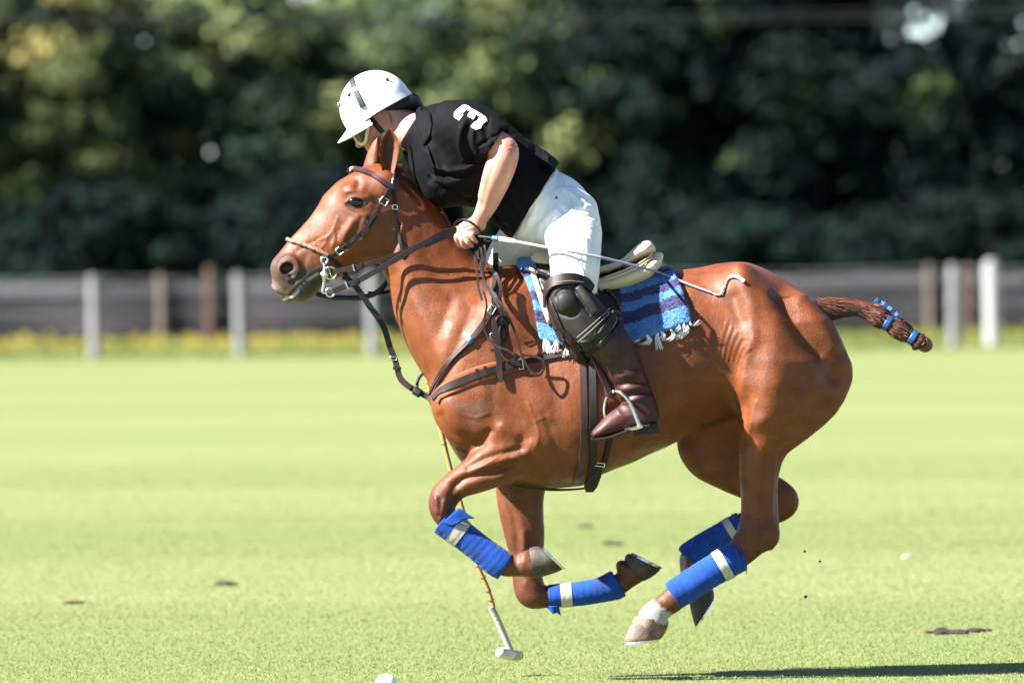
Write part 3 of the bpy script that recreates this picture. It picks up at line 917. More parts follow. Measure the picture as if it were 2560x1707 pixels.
    f.chain([(1885, 1345, -108, 38, 34), (1842, 1386, -108, 32, 28), (1790, 1414, -108, 26, 24), (1740, 1446, -108, 25, 22), (1706, 1472, -108, 27, 24), (1682, 1493, -108, 31, 27), (1662, 1509, -108, 29, 26), (1646, 1520, -108, 31, 28), (1637, 1530, -108, 35, 32), (1633, 1538, -108, 38, 35), (1631, 1545, -108, 39, 36)], k=12)
    # far hind
    f.chain([(1900, 880, 96, 150, 84), (1850, 990, 106, 130, 80), (1795, 1085, 112, 104, 66), (1790, 1130, 112, 84, 55), (1835, 1178, 112, 58, 44), (1890, 1212, 112, 46, 38), (1945, 1240, 112, 42, 37), (1962, 1258, 112, 39, 36), (1940, 1277, 112, 35, 34), (1900, 1292, 112, 30, 30), (1855, 1312, 112, 26, 24), (1800, 1343, 112, 25, 22), (1752, 1374, 112, 26, 23), (1730, 1396, 112, 28, 25), (1727, 1425, 112, 25, 23), (1738, 1456, 112, 28, 26), (1750, 1478, 112, 32, 32)], k=30)
    # hip bone, buttock
    for sgn in (-1, 1):
        f.ell((1858, 712, sgn * 112), (26, 50, 32), ang=-0.3, k=70)
    return f

strokes = [
    # face
    ([(800, 500), (770, 552), (735, 590)], 9, 1.5), ([(897, 456), (895, 468)], 9, -5), ([(870, 480), (900, 478), (925, 495)], 7, 2.5),
    ([(873, 525), (893, 533), (915, 529)], 4, -1.2), ([(868, 506), (878, 498), (892, 494), (908, 498), (914, 506)], 4.5, 3.2), ([(872, 486), (892, 481), (914, 487)], 4, -1.5), ([(912, 505), (935, 500)], 9, -3),
    ([(845, 545), (835, 572), (822, 590), (800, 600)], 4, 1.3), ([(835, 572), (838, 598), (830, 618)], 3.5, 1.2), ([(855, 560), (846, 590), (843, 612)], 5, -1.5), ([(800, 600), (785, 612), (790, 630)], 3, 1.0), ([(820, 592), (812, 612), (800, 622)], 3, 1.0),
    ([(880, 555), (862, 590), (860, 604)], 9, 3.5), ([(905, 545), (884, 585), (868, 615)], 8, -3.5),
    ([(800, 600), (770, 610), (740, 630)], 7, -2), ([(700, 650), (712, 640), (735, 645), (748, 668), (742, 690), (722, 700)], 5, 3), ([(765, 640), (758, 680), (738, 700)], 8, -2),
    ([(806, 668), (775, 684), (746, 710), (724, 732)], 5, 2.5),
    ([(948, 500), (930, 540), (900, 600), (880, 640)], 10, -2.0), ([(1000, 560), (992, 610), (960, 650)], 7, -4),
    # neck
    ([(985, 690), (1035, 800), (1075, 900), (1092, 950)], 19.5, -4.8), ([(1010, 690), (1060, 800), (1105, 900)], 23.4, 3),
    ([(1225, 715), (1195, 770), (1150, 850), (1115, 920), (1095, 975)], 16.9, -4.8), ([(1245, 720), (1215, 790), (1170, 880), (1130, 950)], 24, 2.2),
    ([(1030, 490), (1100, 580), (1160, 660)], 18.2, 2.4), ([(1020, 540), (1090, 640), (1150, 720)], 28.6, -3), ([(1070, 640), (1120, 740)], 20.8, -2.4),
    ([(1150, 760), (1120, 840)], 14, 1.6), ([(1130, 750), (1100, 830)], 12, -1.6), ([(1175, 770), (1150, 830)], 9.1, -1.8),
    # breast and shoulder
    ([(1102, 1040), (1125, 1075), (1165, 1095), (1205, 1110)], 13, -5.4), ([(1120, 1010), (1150, 1060), (1195, 1075)], 26, 3.6),
    ([(1240, 930), (1232, 990), (1236, 1050)], 15.6, -2.4), ([(1270, 1010), (1330, 1050), (1370, 1070)], 18.2, -2.4), ([(1330, 960), (1345, 1050), (1360, 1120)], 26, 2.4),
    ([(1390, 960), (1395, 1060), (1400, 1150)], 20.8, -3), ([(1360, 1030), (1385, 1110), (1370, 1180)], 9.1, -1.8),
    # fore arm
    ([(1288, 1155), (1240, 1172), (1200, 1181), (1160, 1193), (1138, 1206)], 10.4, -10.2), ([(1300, 1118), (1252, 1131), (1215, 1141), (1170, 1165)], 7.8, -5.1),
    ([(1290, 1138), (1240, 1152), (1180, 1172)], 10.4, 3.06), ([(1303, 1096)], 16, -4), ([(1333, 1108)], 16.9, 7.14), ([(1318, 1126), (1288, 1142)], 10.4, 5.1), ([(1345, 1135), (1300, 1160), (1240, 1195)], 11.7, 3.06),
    ([(1225, 1075), (1195, 1108), (1160, 1140)], 10.4, -6.12), ([(1258, 1062), (1290, 1085)], 11.7, 4.08),
    ([(1148, 1210), (1128, 1232), (1145, 1258)], 9.1, -4.08), ([(1092, 1240), (1096, 1275)], 6.24, 6.12), ([(1112, 1250), (1104, 1290)], 6.24, 5.1),
    # far knee and forearm (inner side seen below the chest)
    ([(1262, 1240), (1285, 1300), (1292, 1360), (1290, 1420)], 10.4, -3.6, 200), ([(1310, 1330), (1308, 1400)], 7.8, 2.4, 200), ([(1325, 1340), (1330, 1400)], 7.8, -3, 200), ([(1318, 1460), (1338, 1470)], 11.7, 3, 200),
    # barrel
    ([(1800, 790), (1790, 840), (1800, 900)], 39, -6), ([(1830, 745), (1850, 800)], 18.2, -7.2), ([(1640, 900), (1600, 1040)], 39, -1.8), ([(1590, 880), (1560, 1060)], 28.6, 1.2),
    ([(1700, 870), (1660, 1000)], 31.2, -1.8),
    # quarter
    ([(1850, 690), (1866, 745), (1872, 800), (1876, 850)], 19.5, 4.8), ([(1852, 1000), (1862, 960), (1870, 900), (1880, 850)], 18.2, 3.6),
    ([(1950, 742), (1985, 800), (2020, 850), (2060, 892), (2086, 940)], 27, -17), ([(2004, 748), (2046, 802), (2082, 860)], 24, 8),
    ([(1905, 775), (1922, 860), (1928, 940), (1906, 1030)], 50, 14), ([(1952, 752), (1985, 800), (2018, 846), (2050, 880)], 8, -4),
    ([(1855, 950)], 23, 4), ([(1850, 985), (1856, 1010)], 11, -3), ([(1866, 870), (1856, 930), (1858, 980)], 12, 4),
    # veins and cords
    ([(1410, 1160), (1480, 1128), (1560, 1090), (1640, 1050), (1720, 1000)], 4, 1.6), ([(1320, 1005), (1338, 1050), (1346, 1090), (1332, 1130)], 4, 1.5), ([(1338, 1050), (1362, 1040), (1376, 1046)], 3.4, 1.3),
    ([(1890, 1000), (1880, 1050), (1866, 1110), (1864, 1180), (1872, 1250)], 4, 1.6), ([(1560, 1090), (1600, 1100), (1640, 1095)], 3.5, 1.2), ([(1120, 1000), (1150, 1030), (1190, 1040), (1220, 1030)], 4, 1.4),
    ([(1255, 1130), (1215, 1158), (1175, 1184)], 3.4, 1.5), ([(1700, 900), (1680, 960), (1640, 1000)], 4, 1.2),
    ([(1905, 1045), (1875, 1060), (1862, 1075)], 14.3, 3.6), ([(1920, 1075), (1890, 1090), (1865, 1100)], 14.3, -2.4), ([(2060, 1010), (1990, 1060), (1940, 1095)], 20.8, -3), ([(2070, 1040), (2000, 1090), (1955, 1120)], 15.6, 2.4),
    ([(1915, 1130), (1905, 1220), (1895, 1290)], 9.36, -6), ([(1930, 1150), (1924, 1240), (1925, 1300)], 7.28, 4.8), ([(1870, 1300), (1875, 1340)], 8.32, 3.6), ([(1900, 1310), (1893, 1350)], 8.32, -4.8),
]
for i in range(12):   # skin folds at the flank
    x = 1796 + i * 6
    strokes.append(([(x + 18, 800 + i * 7), (x + 4, 850 + i * 3), (x - 6, 905)], 2.6, 0.9 if i % 2 == 0 else -0.9))

hf = horse_field()
HV, HQ = hf.mesh(2)
del hf
HV = sculpt(HV, HQ, strokes)
HV = laplace(HV, HQ, 1, 0.35)
HB = bvh_of(HV, HQ)

def paint(cols, V, c, pts, r, strength=1.0, cond=None, soft=0.5):
    d = poly_dist(V, pts)
    w = np.clip((r - d) / (r * soft) , 0, 1) * strength
    if cond is not None: w = w * cond
    cols[:] = cols * (1 - w[:, None]) + np.array(c[:3]) * w[:, None]

def vnoise(V, sc, seed=0):
    r = np.random.default_rng(seed)
    o = np.zeros(len(V))
    for i in range(7):
        k = r.normal(size=3) / sc * (1 + 0.5 * i); o += np.sin(V @ k * 2 * math.pi + r.uniform(0, 6.28)) / (1 + 0.3 * i)
    return o / 3.0

hc = np.tile(np.array(COAT[:3]), (len(HV), 1))
n1 = vnoise(HV, 160, 3)[:, None]
hc *= 1 + 0.10 * n1
# darker points: lower legs, knees, muzzle, dorsal crest
brown = lin(104, 52, 32)
low = np.clip((HV[:, 2] - 1180) / 200, 0, 1) * np.where(HV[:, 2] > 1180, 1, 0)
hc = hc * (1 - 0.6 * low[:, None]) + np.array(brown[:3]) * 0.6 * low[:, None]
paint(hc, HV, lin(116, 58, 42), [(1113, 1245), (1095, 1290)], 50, 0.7)
paint(hc, HV, lin(84, 42, 28), [(1138, 1240), (1128, 1270)], 16, 0.5)
paint(hc, HV, lin(150, 96, 60), [(1285, 1411), (1330, 1405)], 34, 0.6)
grey = lin(104, 78, 68)
paint(hc, HV, lin(128, 84, 62), [(690, 670), (760, 720)], 100, 0.75, soft=0.7)
paint(hc, HV, grey, [(668, 690), (740, 730)], 84, 0.9, soft=0.6)
paint(hc, HV, lin(120, 62, 34), [(905, 470), (930, 520), (915, 580)], 40, 0.45, soft=0.9)
paint(hc, HV, lin(176, 104, 62), [(810, 500), (760, 575), (720, 620)], 26, 0.4, soft=0.9)
paint(hc, HV, lin(70, 50, 45), [(745, 700), (790, 690)], 34, 0.8)
paint(hc, HV, lin(158, 134, 118), [(680, 712), (704, 738), (735, 748)], 17, 0.75)
paint(hc, HV, lin(120, 120, 60), [(700, 746), (750, 754), (775, 750)], 9, 0.5)
paint(hc, HV, lin(34, 20, 18), [(719, 672)], 20, 0.97, cond=(np.abs(HV[:, 1]) < 50).astype(float), soft=0.25)
paint(hc, HV, lin(130, 60, 58), [(712, 672), (716, 680)], 7, 0.6, cond=(np.abs(HV[:, 1]) < 42).astype(float))
paint(hc, HV, lin(96, 106, 116), [(800, 682), (772, 698), (744, 724), (730, 740)], 12, 0.85)
paint(hc, HV, lin(255, 255, 255), [(794, 684), (768, 700)], 4.5, 0.8)
for q_ in ((760, 708), (752, 716), (778, 694), (747, 722)): paint(hc, HV, lin(255, 255, 255), [q_], 5, 0.9)
paint(hc, HV, lin(255, 255, 250), [(744, 728), (730, 742)], 6, 1.0)
paint(hc, HV, lin(38, 24, 20), [(868, 510), (878, 502), (892, 498), (908, 506)], 9, 0.85)
paint(hc, HV, lin(54, 34, 28), [(868, 512), (890, 519), (912, 512)], 7, 0.9)
paint(hc, HV, lin(130, 84, 66), [(850, 530), (880, 540), (905, 545)], 20, 0.35)
paint(hc, HV, lin(96, 46, 28), [(1007, 433), (1060, 480), (1107, 526), (1150, 598), (1187, 640)], 16, 0.5, cond=(np.abs(HV[:, 1]) < 26).astype(float))
for c_, r_ in (((1145, 1010), 16), ((1185, 1022), 20), ((1176, 1046), 12), ((1200, 1005), 14)):
    paint(hc, HV, lin(128, 112, 104), [c_, (c_[0] + 14, c_[1] + 6)], r_, 0.55, soft=0.9)
# white pastern on the near hind leg
nh = (HV[:, 1] < 0)
w = np.clip(((HV[:, 2] - 1497) + 0.75 * (1640 - HV[:, 0]) + 6 * vnoise(HV, 30, 5)) / 10, 0, 1) * (HV[:, 2] > 1470) * (HV[:, 0] < 1700) * (HV[:, 0] > 1550) * nh
hc = hc * (1 - w[:, None]) + np.array(lin(226, 220, 214)[:3]) * w[:, None]
w = np.clip((1712 + 8 - HV[:, 0]) / 8, 0, 1) * (HV[:, 2] > 1392) * (HV[:, 2] < 1440) * (HV[:, 1] > 0) * (HV[:, 0] > 1690)
hc = hc * (1 - 0.8 * w[:, None]) + np.array(lin(210, 206, 204)[:3]) * 0.8 * w[:, None]
# darker brown between the thighs and at the groin
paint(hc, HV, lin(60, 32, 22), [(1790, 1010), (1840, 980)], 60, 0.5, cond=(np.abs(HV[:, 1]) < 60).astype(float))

horse = mesh_np('horse', tofr(HV), HQ, M['coat'], cols=hc * KA)
frame_obj(horse)
tag(horse, 'chestnut polo pony galloping to the left with all four hooves off the grass', 'horse')

def small_field(x0, x1, y0, y1, z0, z1, st):
    return Field(np.arange(x0, x1, st), np.arange(y0, y1, st), np.arange(z0, z1, st))

# eyes
def uv_ball(name, c, r, m, parent, ang=0.0, seg=20):
    V = []; F = []
    nr = seg // 2
    for i in range(nr + 1):
        th = math.pi * i / nr
        for j in range(seg):
            ph = 2 * math.pi * j / seg
            a = r[0] * math.sin(th) * math.cos(ph); b = r[1] * math.cos(th); e = r[2] * math.sin(th) * math.sin(ph)
            V.append((c[0] + a * math.cos(ang) - b * math.sin(ang), c[2] + e, c[1] + a * math.sin(ang) + b * math.cos(ang)))
    for i in range(nr):
        for j in range(seg):
            F.append((i * seg + j, i * seg + (j + 1) % seg, (i + 1) * seg + (j + 1) % seg, (i + 1) * seg + j))
    return mesh_np(name, tofr(V), F, m, parent)

for sgn in (-1, 1):
    h = cast([HB], 890, 506) if sgn < 0 else None
    yb = h[0] if h else -62
    uv_ball('eye', (890, 505, sgn * (abs(yb) + 1.5)), (17.5, 12, 11), M['eye'], horse, 0.15)

# ears: hollow leaf shapes
def ear(pts_tip, base, tip, wl, wr, y, yaw, dark):
    """cross sections from base to tip; a cupped shell"""
    n = 14; mseg = 11
    V = []; F = []; cols = []
    b = np.array(base, float); t = np.array(tip, float)
    ax = t - b
    for layer in (0, 1):
        for i in range(n + 1):
            f = i / n
            c = b + ax * f
            l = np.interp(f, *zip(*wl)); r = np.interp(f, *zip(*wr))
            for j in range(mseg + 1):
                g = j / mseg
                x = c[0] - l + (l + r) * g
                z = c[1] + pts_tip * math.sin(math.pi * f) * (g - 0.5)
                dep = (l + r) * 0.38 * math.sin(math.pi * g) ** 1.0 * (1 - 0.5 * f)
                yy = y + dep * dark + (0 if layer == 0 else 4.5 * dark * (0.3 + 0.7 * math.sin(math.pi * g)))
                V.append((x + yaw * dep, yy, z))
                if layer == 0:
                    e = min(g, 1 - g) * 2
                    k = np.clip((e - 0.34) / 0.3, 0, 1) * np.clip((0.97 - f) / 0.2, 0, 1)
                    cols.append(np.array(EARC[:3]) * (1 - k) + np.array(lin(92, 44, 24)[:3]) * k)
                else: cols.append(np.array(EARC[:3]))
    o = (n + 1) * (mseg + 1)
    for i in range(n):
        for j in range(mseg):
            a = i * (mseg + 1) + j
            F.append((a, a + 1, a + mseg + 2, a + mseg + 1))
            F.append((o + a, o + a + mseg + 1, o + a + mseg + 2, o + a + 1))
        for j in (0, mseg):
            a = i * (mseg + 1) + j
            F.append((a, a + mseg + 1, o + a + mseg + 1, o + a))
    for j in range(mseg):
        a = n * (mseg + 1) + j
        F.append((a, a + 1, o + a + 1, o + a))
    return mesh_np('ear', tofr(V), F, M['coat'], horse, cols=np.array(cols) * KA)
EARC = lin(150, 78, 40)
# near ear (its dark hollow towards the lens), far ear (its outer side shows)
ear(-10, (972, 436), (975, 321), [(0, 14), (0.25, 20), (0.5, 26), (0.72, 22), (0.9, 10), (1, 1)], [(0, 13), (0.25, 20), (0.5, 24), (0.72, 22), (0.9, 10), (1, 1)], -47, -0.1, 1)
ear(-14, (930, 432), (943, 341), [(0, 22), (0.3, 25), (0.6, 21), (0.85, 11), (1, 1)], [(0, 26), (0.3, 25), (0.6, 19), (0.85, 10), (1, 1)], 38, 0.15, -1)

# hooves
def hoof(cor, sole, y, hw, m, parent=None, toe_b=1.0):
    """cor, sole: two outline points each (front, back) at coronet and at ground surface"""
    V = []; F = []
    seg = 20; rows = 7
    c0, c1 = np.array(cor[0], float), np.array(cor[1], float)
    s0, s1 = np.array(sole[0], float), np.array(sole[1], float)
    for i in range(rows + 1):
        f = i / rows
        a = c0 + (s0 - c0) * f; b = c1 + (s1 - c1) * f
        cc = (a + b) / 2; h = (a - b) / 2 * (1 + 0.07 * math.sin(math.pi * min(1, f * 1.05)) - 0.05 * (f > 0.99))
        w = hw * (0.93 + 0.13 * f) * (1 + 0.015 * math.sin(f * 18))
        for j in range(seg):
            ph = 2 * math.pi * j / seg
            cx = math.cos(ph); sy = math.sin(ph)
            wy = w * sy * (1.0 if cx > -0.3 else 0.92)
            p = cc + h * cx
            V.append((p[0], y + wy, p[1]))
    for i in range(rows):
        for j in range(seg):
            F.append((i * seg + j, i * seg + (j + 1) % seg, (i + 1) * seg + (j + 1) % seg, (i + 1) * seg + j))
    # hollow sole
    o = len(V)
    a, b = s0, s1; cc = (a + b) / 2; h = (a - b) / 2
    nrm = (c0 + c1) / 2 - cc; nrm /= np.linalg.norm(nrm)
    for j in range(seg):
        ph = 2 * math.pi * j / seg
        p = cc + h * 0.78 * math.cos(ph)
        V.append((p[0], y + hw * 0.82 * math.sin(ph), p[1]))
    for j in range(seg):
        ph = 2 * math.pi * j / seg
        p = cc + h * 0.6 * math.cos(ph) + nrm * 7
        V.append((p[0], y + hw * 0.62 * math.sin(ph), p[1]))
    p = cc + nrm * 4; V.append((p[0], y, p[1]))
    for j in range(seg):
        k = (j + 1) % seg
        F.append((rows * seg + j, rows * seg + k, o + k, o + j))
        F.append((o + j, o + k, o + seg + k, o + seg + j))
        F.append((o + seg + j, o + seg + k, o + 2 * seg))
    h_ = mesh_np('hoof', tofr(V), F, m, horse)
    # steel shoe
    Vs = []; Fs = []
    n = 22
    for j in range(n + 1):
        ph = -2.55 + 5.1 * j / n
        for (sc, dp) in ((1.02, 1.0), (1.02, -5.0), (0.74, -5.0), (0.74, 1.0)):
            p = cc + h * sc * math.cos(ph) - nrm * (-dp)
            Vs.append((p[0], y + hw * 1.06 * sc * math.sin(ph), p[1]))
    for j in range(n):
        for q in range(4):
            Fs.append((j * 4 + q, j * 4 + (q + 1) % 4, (j + 1) * 4 + (q + 1) % 4, (j + 1) * 4 + q))
    Fs.append((0, 1, 2, 3)); Fs.append((n * 4 + 3, n * 4 + 2, n * 4 + 1, n * 4))
    mesh_np('horseshoe', tofr(Vs), Fs, M['metal'], h_, smooth=False)
    return h_
h1 = hoof(((1334, 1441), (1322, 1367)), ((1408, 1419), (1348, 1361)), -115, 36, M['hoofdark'])
h1['label'] = 'grey brown hoof of the near foreleg'
h2 = hoof(((1612, 1455), (1562, 1404)), ((1655, 1425), (1572, 1385)), 112, 38, M['hoofdark'])
h3 = hoof(((1588, 1534), (1670, 1550)), ((1556, 1602), (1652, 1592)), -108, 40, M['hoofpale'])
h3['label'] = 'pale pinkish hoof with dried mud below the white pastern'
h4 = hoof(((1722, 1486), (1782, 1470)), ((1740, 1572), (1788, 1500)), 112, 36, M['hoofdark'])

# clipped mane: short bristles along the crest
def bristles():
    r = np.random.default_rng(15)
    cr = smooth_path(np.array([(1000, 424), (1030, 450), (1060, 478), (1085, 500), (1107, 526), (1122, 553), (1150, 596), (1187, 638), (1235, 666)], float), 2)
    V = []; F = []
    for i in range(1500):
        k = r.integers(1, len(cr) - 1)
        t = cr[k + 1] - cr[k - 1]; t /= np.linalg.norm(t)
        n = np.array([t[1], -t[0]])
        y = r.normal(0, 6)
        b = cr[k] - n * (4 + abs(y) * 0.25); l = r.uniform(5, 9)
        d = n * l + t * r.normal(2, 2)
        o = len(V)
        V += [(b[0] - t[0], y, b[1] - t[1]), (b[0] + t[0], y, b[1] + t[1]), (b[0] + d[0], y + r.normal(0, 1.5), b[1] + d[1])]
        F.append((o, o + 1, o + 2))
    mesh_np('mane', tofr(np.array(V)), F, M['tail'], horse, smooth=False)
bristles()
# ================================================================== tack
def resample(P, step):
    return smooth_path(P, step)

def surf_path(pts, bvhs, step=4.0, lift=0.0, smooth=3):
    """pts: (x,z) on the surface nearest the lens, or (x,z,y) free in space"""
    P = np.array([(p[0], p[1]) for p in pts], float)
    fy = [p[2] if len(p) > 2 else None for p in pts]
    n = len(P)
    dense = []
    for i in range(n - 1):
        m = max(1, int(np.linalg.norm(P[i + 1] - P[i]) / step))
        for j in range(m): dense.append(i + j / m)
    dense.append(n - 1)
    full = smooth_path(np.concatenate([P, np.arange(n)[:, None]], 1), step) if n > 2 else None
    if full is not None:
        XZ = full[:, :2]; U = np.clip(full[:, 2], 0, n - 1)
    else:
        U = np.array(dense); XZ = P[0] + (P[1] - P[0]) * U[:, None]
    ys = np.full(len(U), np.nan); ns = np.zeros((len(U), 3))
    for q, (xz, u) in enumerate(zip(XZ, U)):
        i = min(int(u), n - 2); f = u - i
        a, b = fy[i], fy[i + 1]
        if a is not None and b is not None:
            ys[q] = a + (b - a) * f; ns[q] = (0, -1, 0)
        else:
            h = cast(bvhs, xz[0], xz[1])
            if h: ys[q] = h[0]; ns[q] = h[1]
    ok = ~np.isnan(ys)
    if not ok.any(): ys[:] = -60; ns[:] = (0, -1, 0); ok[:] = True
    ii = np.arange(len(ys))
    ys = np.interp(ii, ii[ok], ys[ok])
    for c in range(3): ns[:, c] = np.interp(ii, ii[ok], ns[ok][:, c])
    for _ in range(smooth):
        if len(ys) > 2:
            y2 = ys.copy(); y2[1:-1] = np.minimum((ys[:-2] + 2 * ys[1:-1] + ys[2:]) / 4, ys[1:-1] + 2); ys = y2
            n2 = ns.copy(); n2[1:-1] = (ns[:-2] + 2 * ns[1:-1] + ns[2:]) / 4; ns = n2
    ns /= np.linalg.norm(ns, axis=1)[:, None] + 1e-9
    pos = np.stack([XZ[:, 0], ys, XZ[:, 1]], 1) + ns * lift
    return pos, ns, U / max(n - 1, 1)

def ribbon(name, pts, width, m, parent, bvhs=None, lift=3.0, thick=4.0, step=4.0, smooth=3, wf=None, tilt=None):
    pos, ns, U = surf_path(pts, bvhs or [HB], step, lift, smooth)
    V = []; F = []
    n = len(pos)
    for i in range(n):
        t = pos[min(i + 1, n - 1)] - pos[max(i - 1, 0)]; t /= np.linalg.norm(t) + 1e-9
        nn = ns[i] - t * (ns[i] @ t)
        if tilt is not None: nn = nn + np.array(tilt)
        nn /= np.linalg.norm(nn) + 1e-9
        w = np.cross(t, nn); w /= np.linalg.norm(w) + 1e-9
        h = width / 2 * (wf(U[i]) if wf else 1.0)
        for (a, b) in ((-1, 0), (-0.86, 1), (0.86, 1), (1, 0), (0.86, -0.6), (-0.86, -0.6)):
            p = pos[i] + w * h * a + nn * (thick * 0.5 * b)
            V.append(p)
    for i in range(n - 1):
        for j in range(6):
            F.append((i * 6 + j, i * 6 + (j + 1) % 6, (i + 1) * 6 + (j + 1) % 6, (i + 1) * 6 + j))
    F.append(tuple(range(5, -1, -1))); F.append(tuple((n - 1) * 6 + j for j in range(6)))
    o = mesh_np(name, tofr(V), F, m, parent, smooth=False)
    return o

def tube(name, pts, r, m, parent, bvhs=None, lift=None, step=3.0, seg=8, rf=None, closed=False, smooth=2, twist=0.0):
    """pts 3D (x,z,y) or on-surface (x,z)"""
    pos, ns, U = surf_path(pts, bvhs or [HB], step, r if lift is None else lift, smooth)
    V = []; F = []
    n = len(pos)
    ref = np.array([0.13, -0.95, 0.2])
    for i in range(n):
        t = pos[min(i + 1, n - 1)] - pos[max(i - 1, 0)]; t /= np.linalg.norm(t) + 1e-9
        a = np.cross(t, ref); a /= np.linalg.norm(a) + 1e-9; b = np.cross(t, a)
        rr = r * (rf(U[i]) if rf else 1)
        for j in range(seg):
            ph = 2 * math.pi * j / seg
            k = rr * (1 + (0.22 * math.cos(3 * ph + twist * i) if twist else 0))
            V.append(pos[i] + a * k * math.cos(ph) + b * k * math.sin(ph))
    for i in range(n - 1):
        for j in range(seg):
            F.append((i * seg + j, i * seg + (j + 1) % seg, (i + 1) * seg + (j + 1) % seg, (i + 1) * seg + j))
    F.append(tuple(range(seg - 1, -1, -1))); F.append(tuple((n - 1) * seg + j for j in range(seg)))
    return mesh_np(name, tofr(V), F, m, parent)

def ring(name, c, R, r, m, parent, ry=None, ang=0.0, tilt=0.0, seg=28):
    """a ring facing the lens; c=(x,z,y)"""
    V = []; F = []
    ry = ry or R
    for i in range(seg):
        t = 2 * math.pi * i / seg
        for j in range(8):
            p = 2 * math.pi * j / 8
            rx_, rz_ = R + r * math.cos(p), ry + r * math.cos(p)
            x, z = rx_ * math.cos(t), rz_ * math.sin(t)
            y = r * math.sin(p) + x * math.sin(tilt); x *= math.cos(tilt)
            V.append((c[0] + x * math.cos(ang) - z * math.sin(ang), c[2] + y, c[1] + x * math.sin(ang) + z * math.cos(ang)))
    for i in range(seg):
        for j in range(8):
            k = (i + 1) % seg
            F.append((i * 8 + j, i * 8 + (j + 1) % 8, k * 8 + (j + 1) % 8, k * 8 + j))
    return mesh_np(name, tofr(V), F, m, parent)

def buckle(pos, size, ang, parent, bvhs=None, y=None, m=None):
    """a square steel buckle lying on the surface"""
    x, z = pos
    if y is None:
        h = cast(bvhs or [HB], x, z); y = (h[0] if h else -60) - 6
    w, l = size
    c, s = math.cos(ang), math.sin(ang)
    P = []
    for (a, b) in ((-w, -l), (w, -l), (w, l), (-w, l), (-w, -l)):
        P.append((x + a * c - b * s, z + a * s + b * c, y))
    V = []; F = []
    return tube('buckle', [p for q in zip(P[:-1], [((a[0] + b[0]) / 2, (a[1] + b[1]) / 2, y) for a, b in zip(P[:-1], P[1:])]) for p in q] + [P[0]], 1.5, m or M['metal'], parent, step=3, smooth=0, seg=6)

def keeper(pos, ang, w, parent, y=None, bvhs=None, m=None, l=4):
    x, z = pos
    if y is None:
        h = cast(bvhs or [HB], x, z); y = (h[0] if h else -60) - 7
    c, s = math.cos(ang), math.sin(ang)
    return ribbon('keeper', [(x - c * w, z - s * w, y), (x, z, y - 1), (x + c * w, z + s * w, y)], l * 2, m or M['leather'], parent, lift=0, thick=4, smooth=0)

def sheet(name, poly, bvhs, lift, thick, m, parent, rings=7, sub=6, yfun=None, smooth=True, bulge=0.0):
    """a star shaped panel laid on the surface nearest the lens"""
    P = np.array(poly, float)
    Q = []
    n = len(P)
    for i in range(n):
        for j in range(sub): Q.append(P[i] + (P[(i + 1) % n] - P[i]) * j / sub)
    Q = np.array(Q); c = Q.mean(0); k = len(Q)
    XZ = [c]
    for r in range(1, rings + 1):
        for q in Q: XZ.append(c + (q - c) * r / rings)
    XZ = np.array(XZ)
    ys = np.full(len(XZ), np.nan)
    for i, p in enumerate(XZ):
        if yfun: ys[i] = yfun(p[0], p[1])
        else:
            h = cast(bvhs, p[0], p[1])
            if h: ys[i] = h[0]
    ok = ~np.isnan(ys)
    if not ok.all():
        for i in np.nonzero(~ok)[0]:
            d = np.linalg.norm(XZ[ok] - XZ[i], axis=1); ys[i] = ys[ok][np.argmin(d)]
    rr = np.concatenate([[0], np.repeat(np.arange(1, rings + 1), k)]) / rings
    ys = ys - lift - bulge * (1 - rr ** 2)
    front = np.stack([XZ[:, 0], ys - thick * (1 - 0.5 * (rr > 0.999)), XZ[:, 1]], 1)
    back = np.stack([XZ[:, 0], ys, XZ[:, 1]], 1)
    N = len(front)
    F = []
    for off, flip in ((0, False), (N, True)):
        for j in range(k):
            a = (off, off + 1 + j, off + 1 + (j + 1) % k); F.append(a[::-1] if flip else a)
        for r in range(rings - 1):
            for j in range(k):
                a = off + 1 + r * k + j; b = off + 1 + r * k + (j + 1) % k
                q = (a, a + k, b + k, b); F.append(q[::-1] if flip else q)
    o = 1 + (rings - 1) * k
    for j in range(k):
        F.append((o + j, N + o + j, N + o + (j + 1) % k, o + (j + 1) % k))
    ob = mesh_np(name, tofr(np.concatenate([front, back])), F, m, parent, smooth=smooth)
    return ob, front

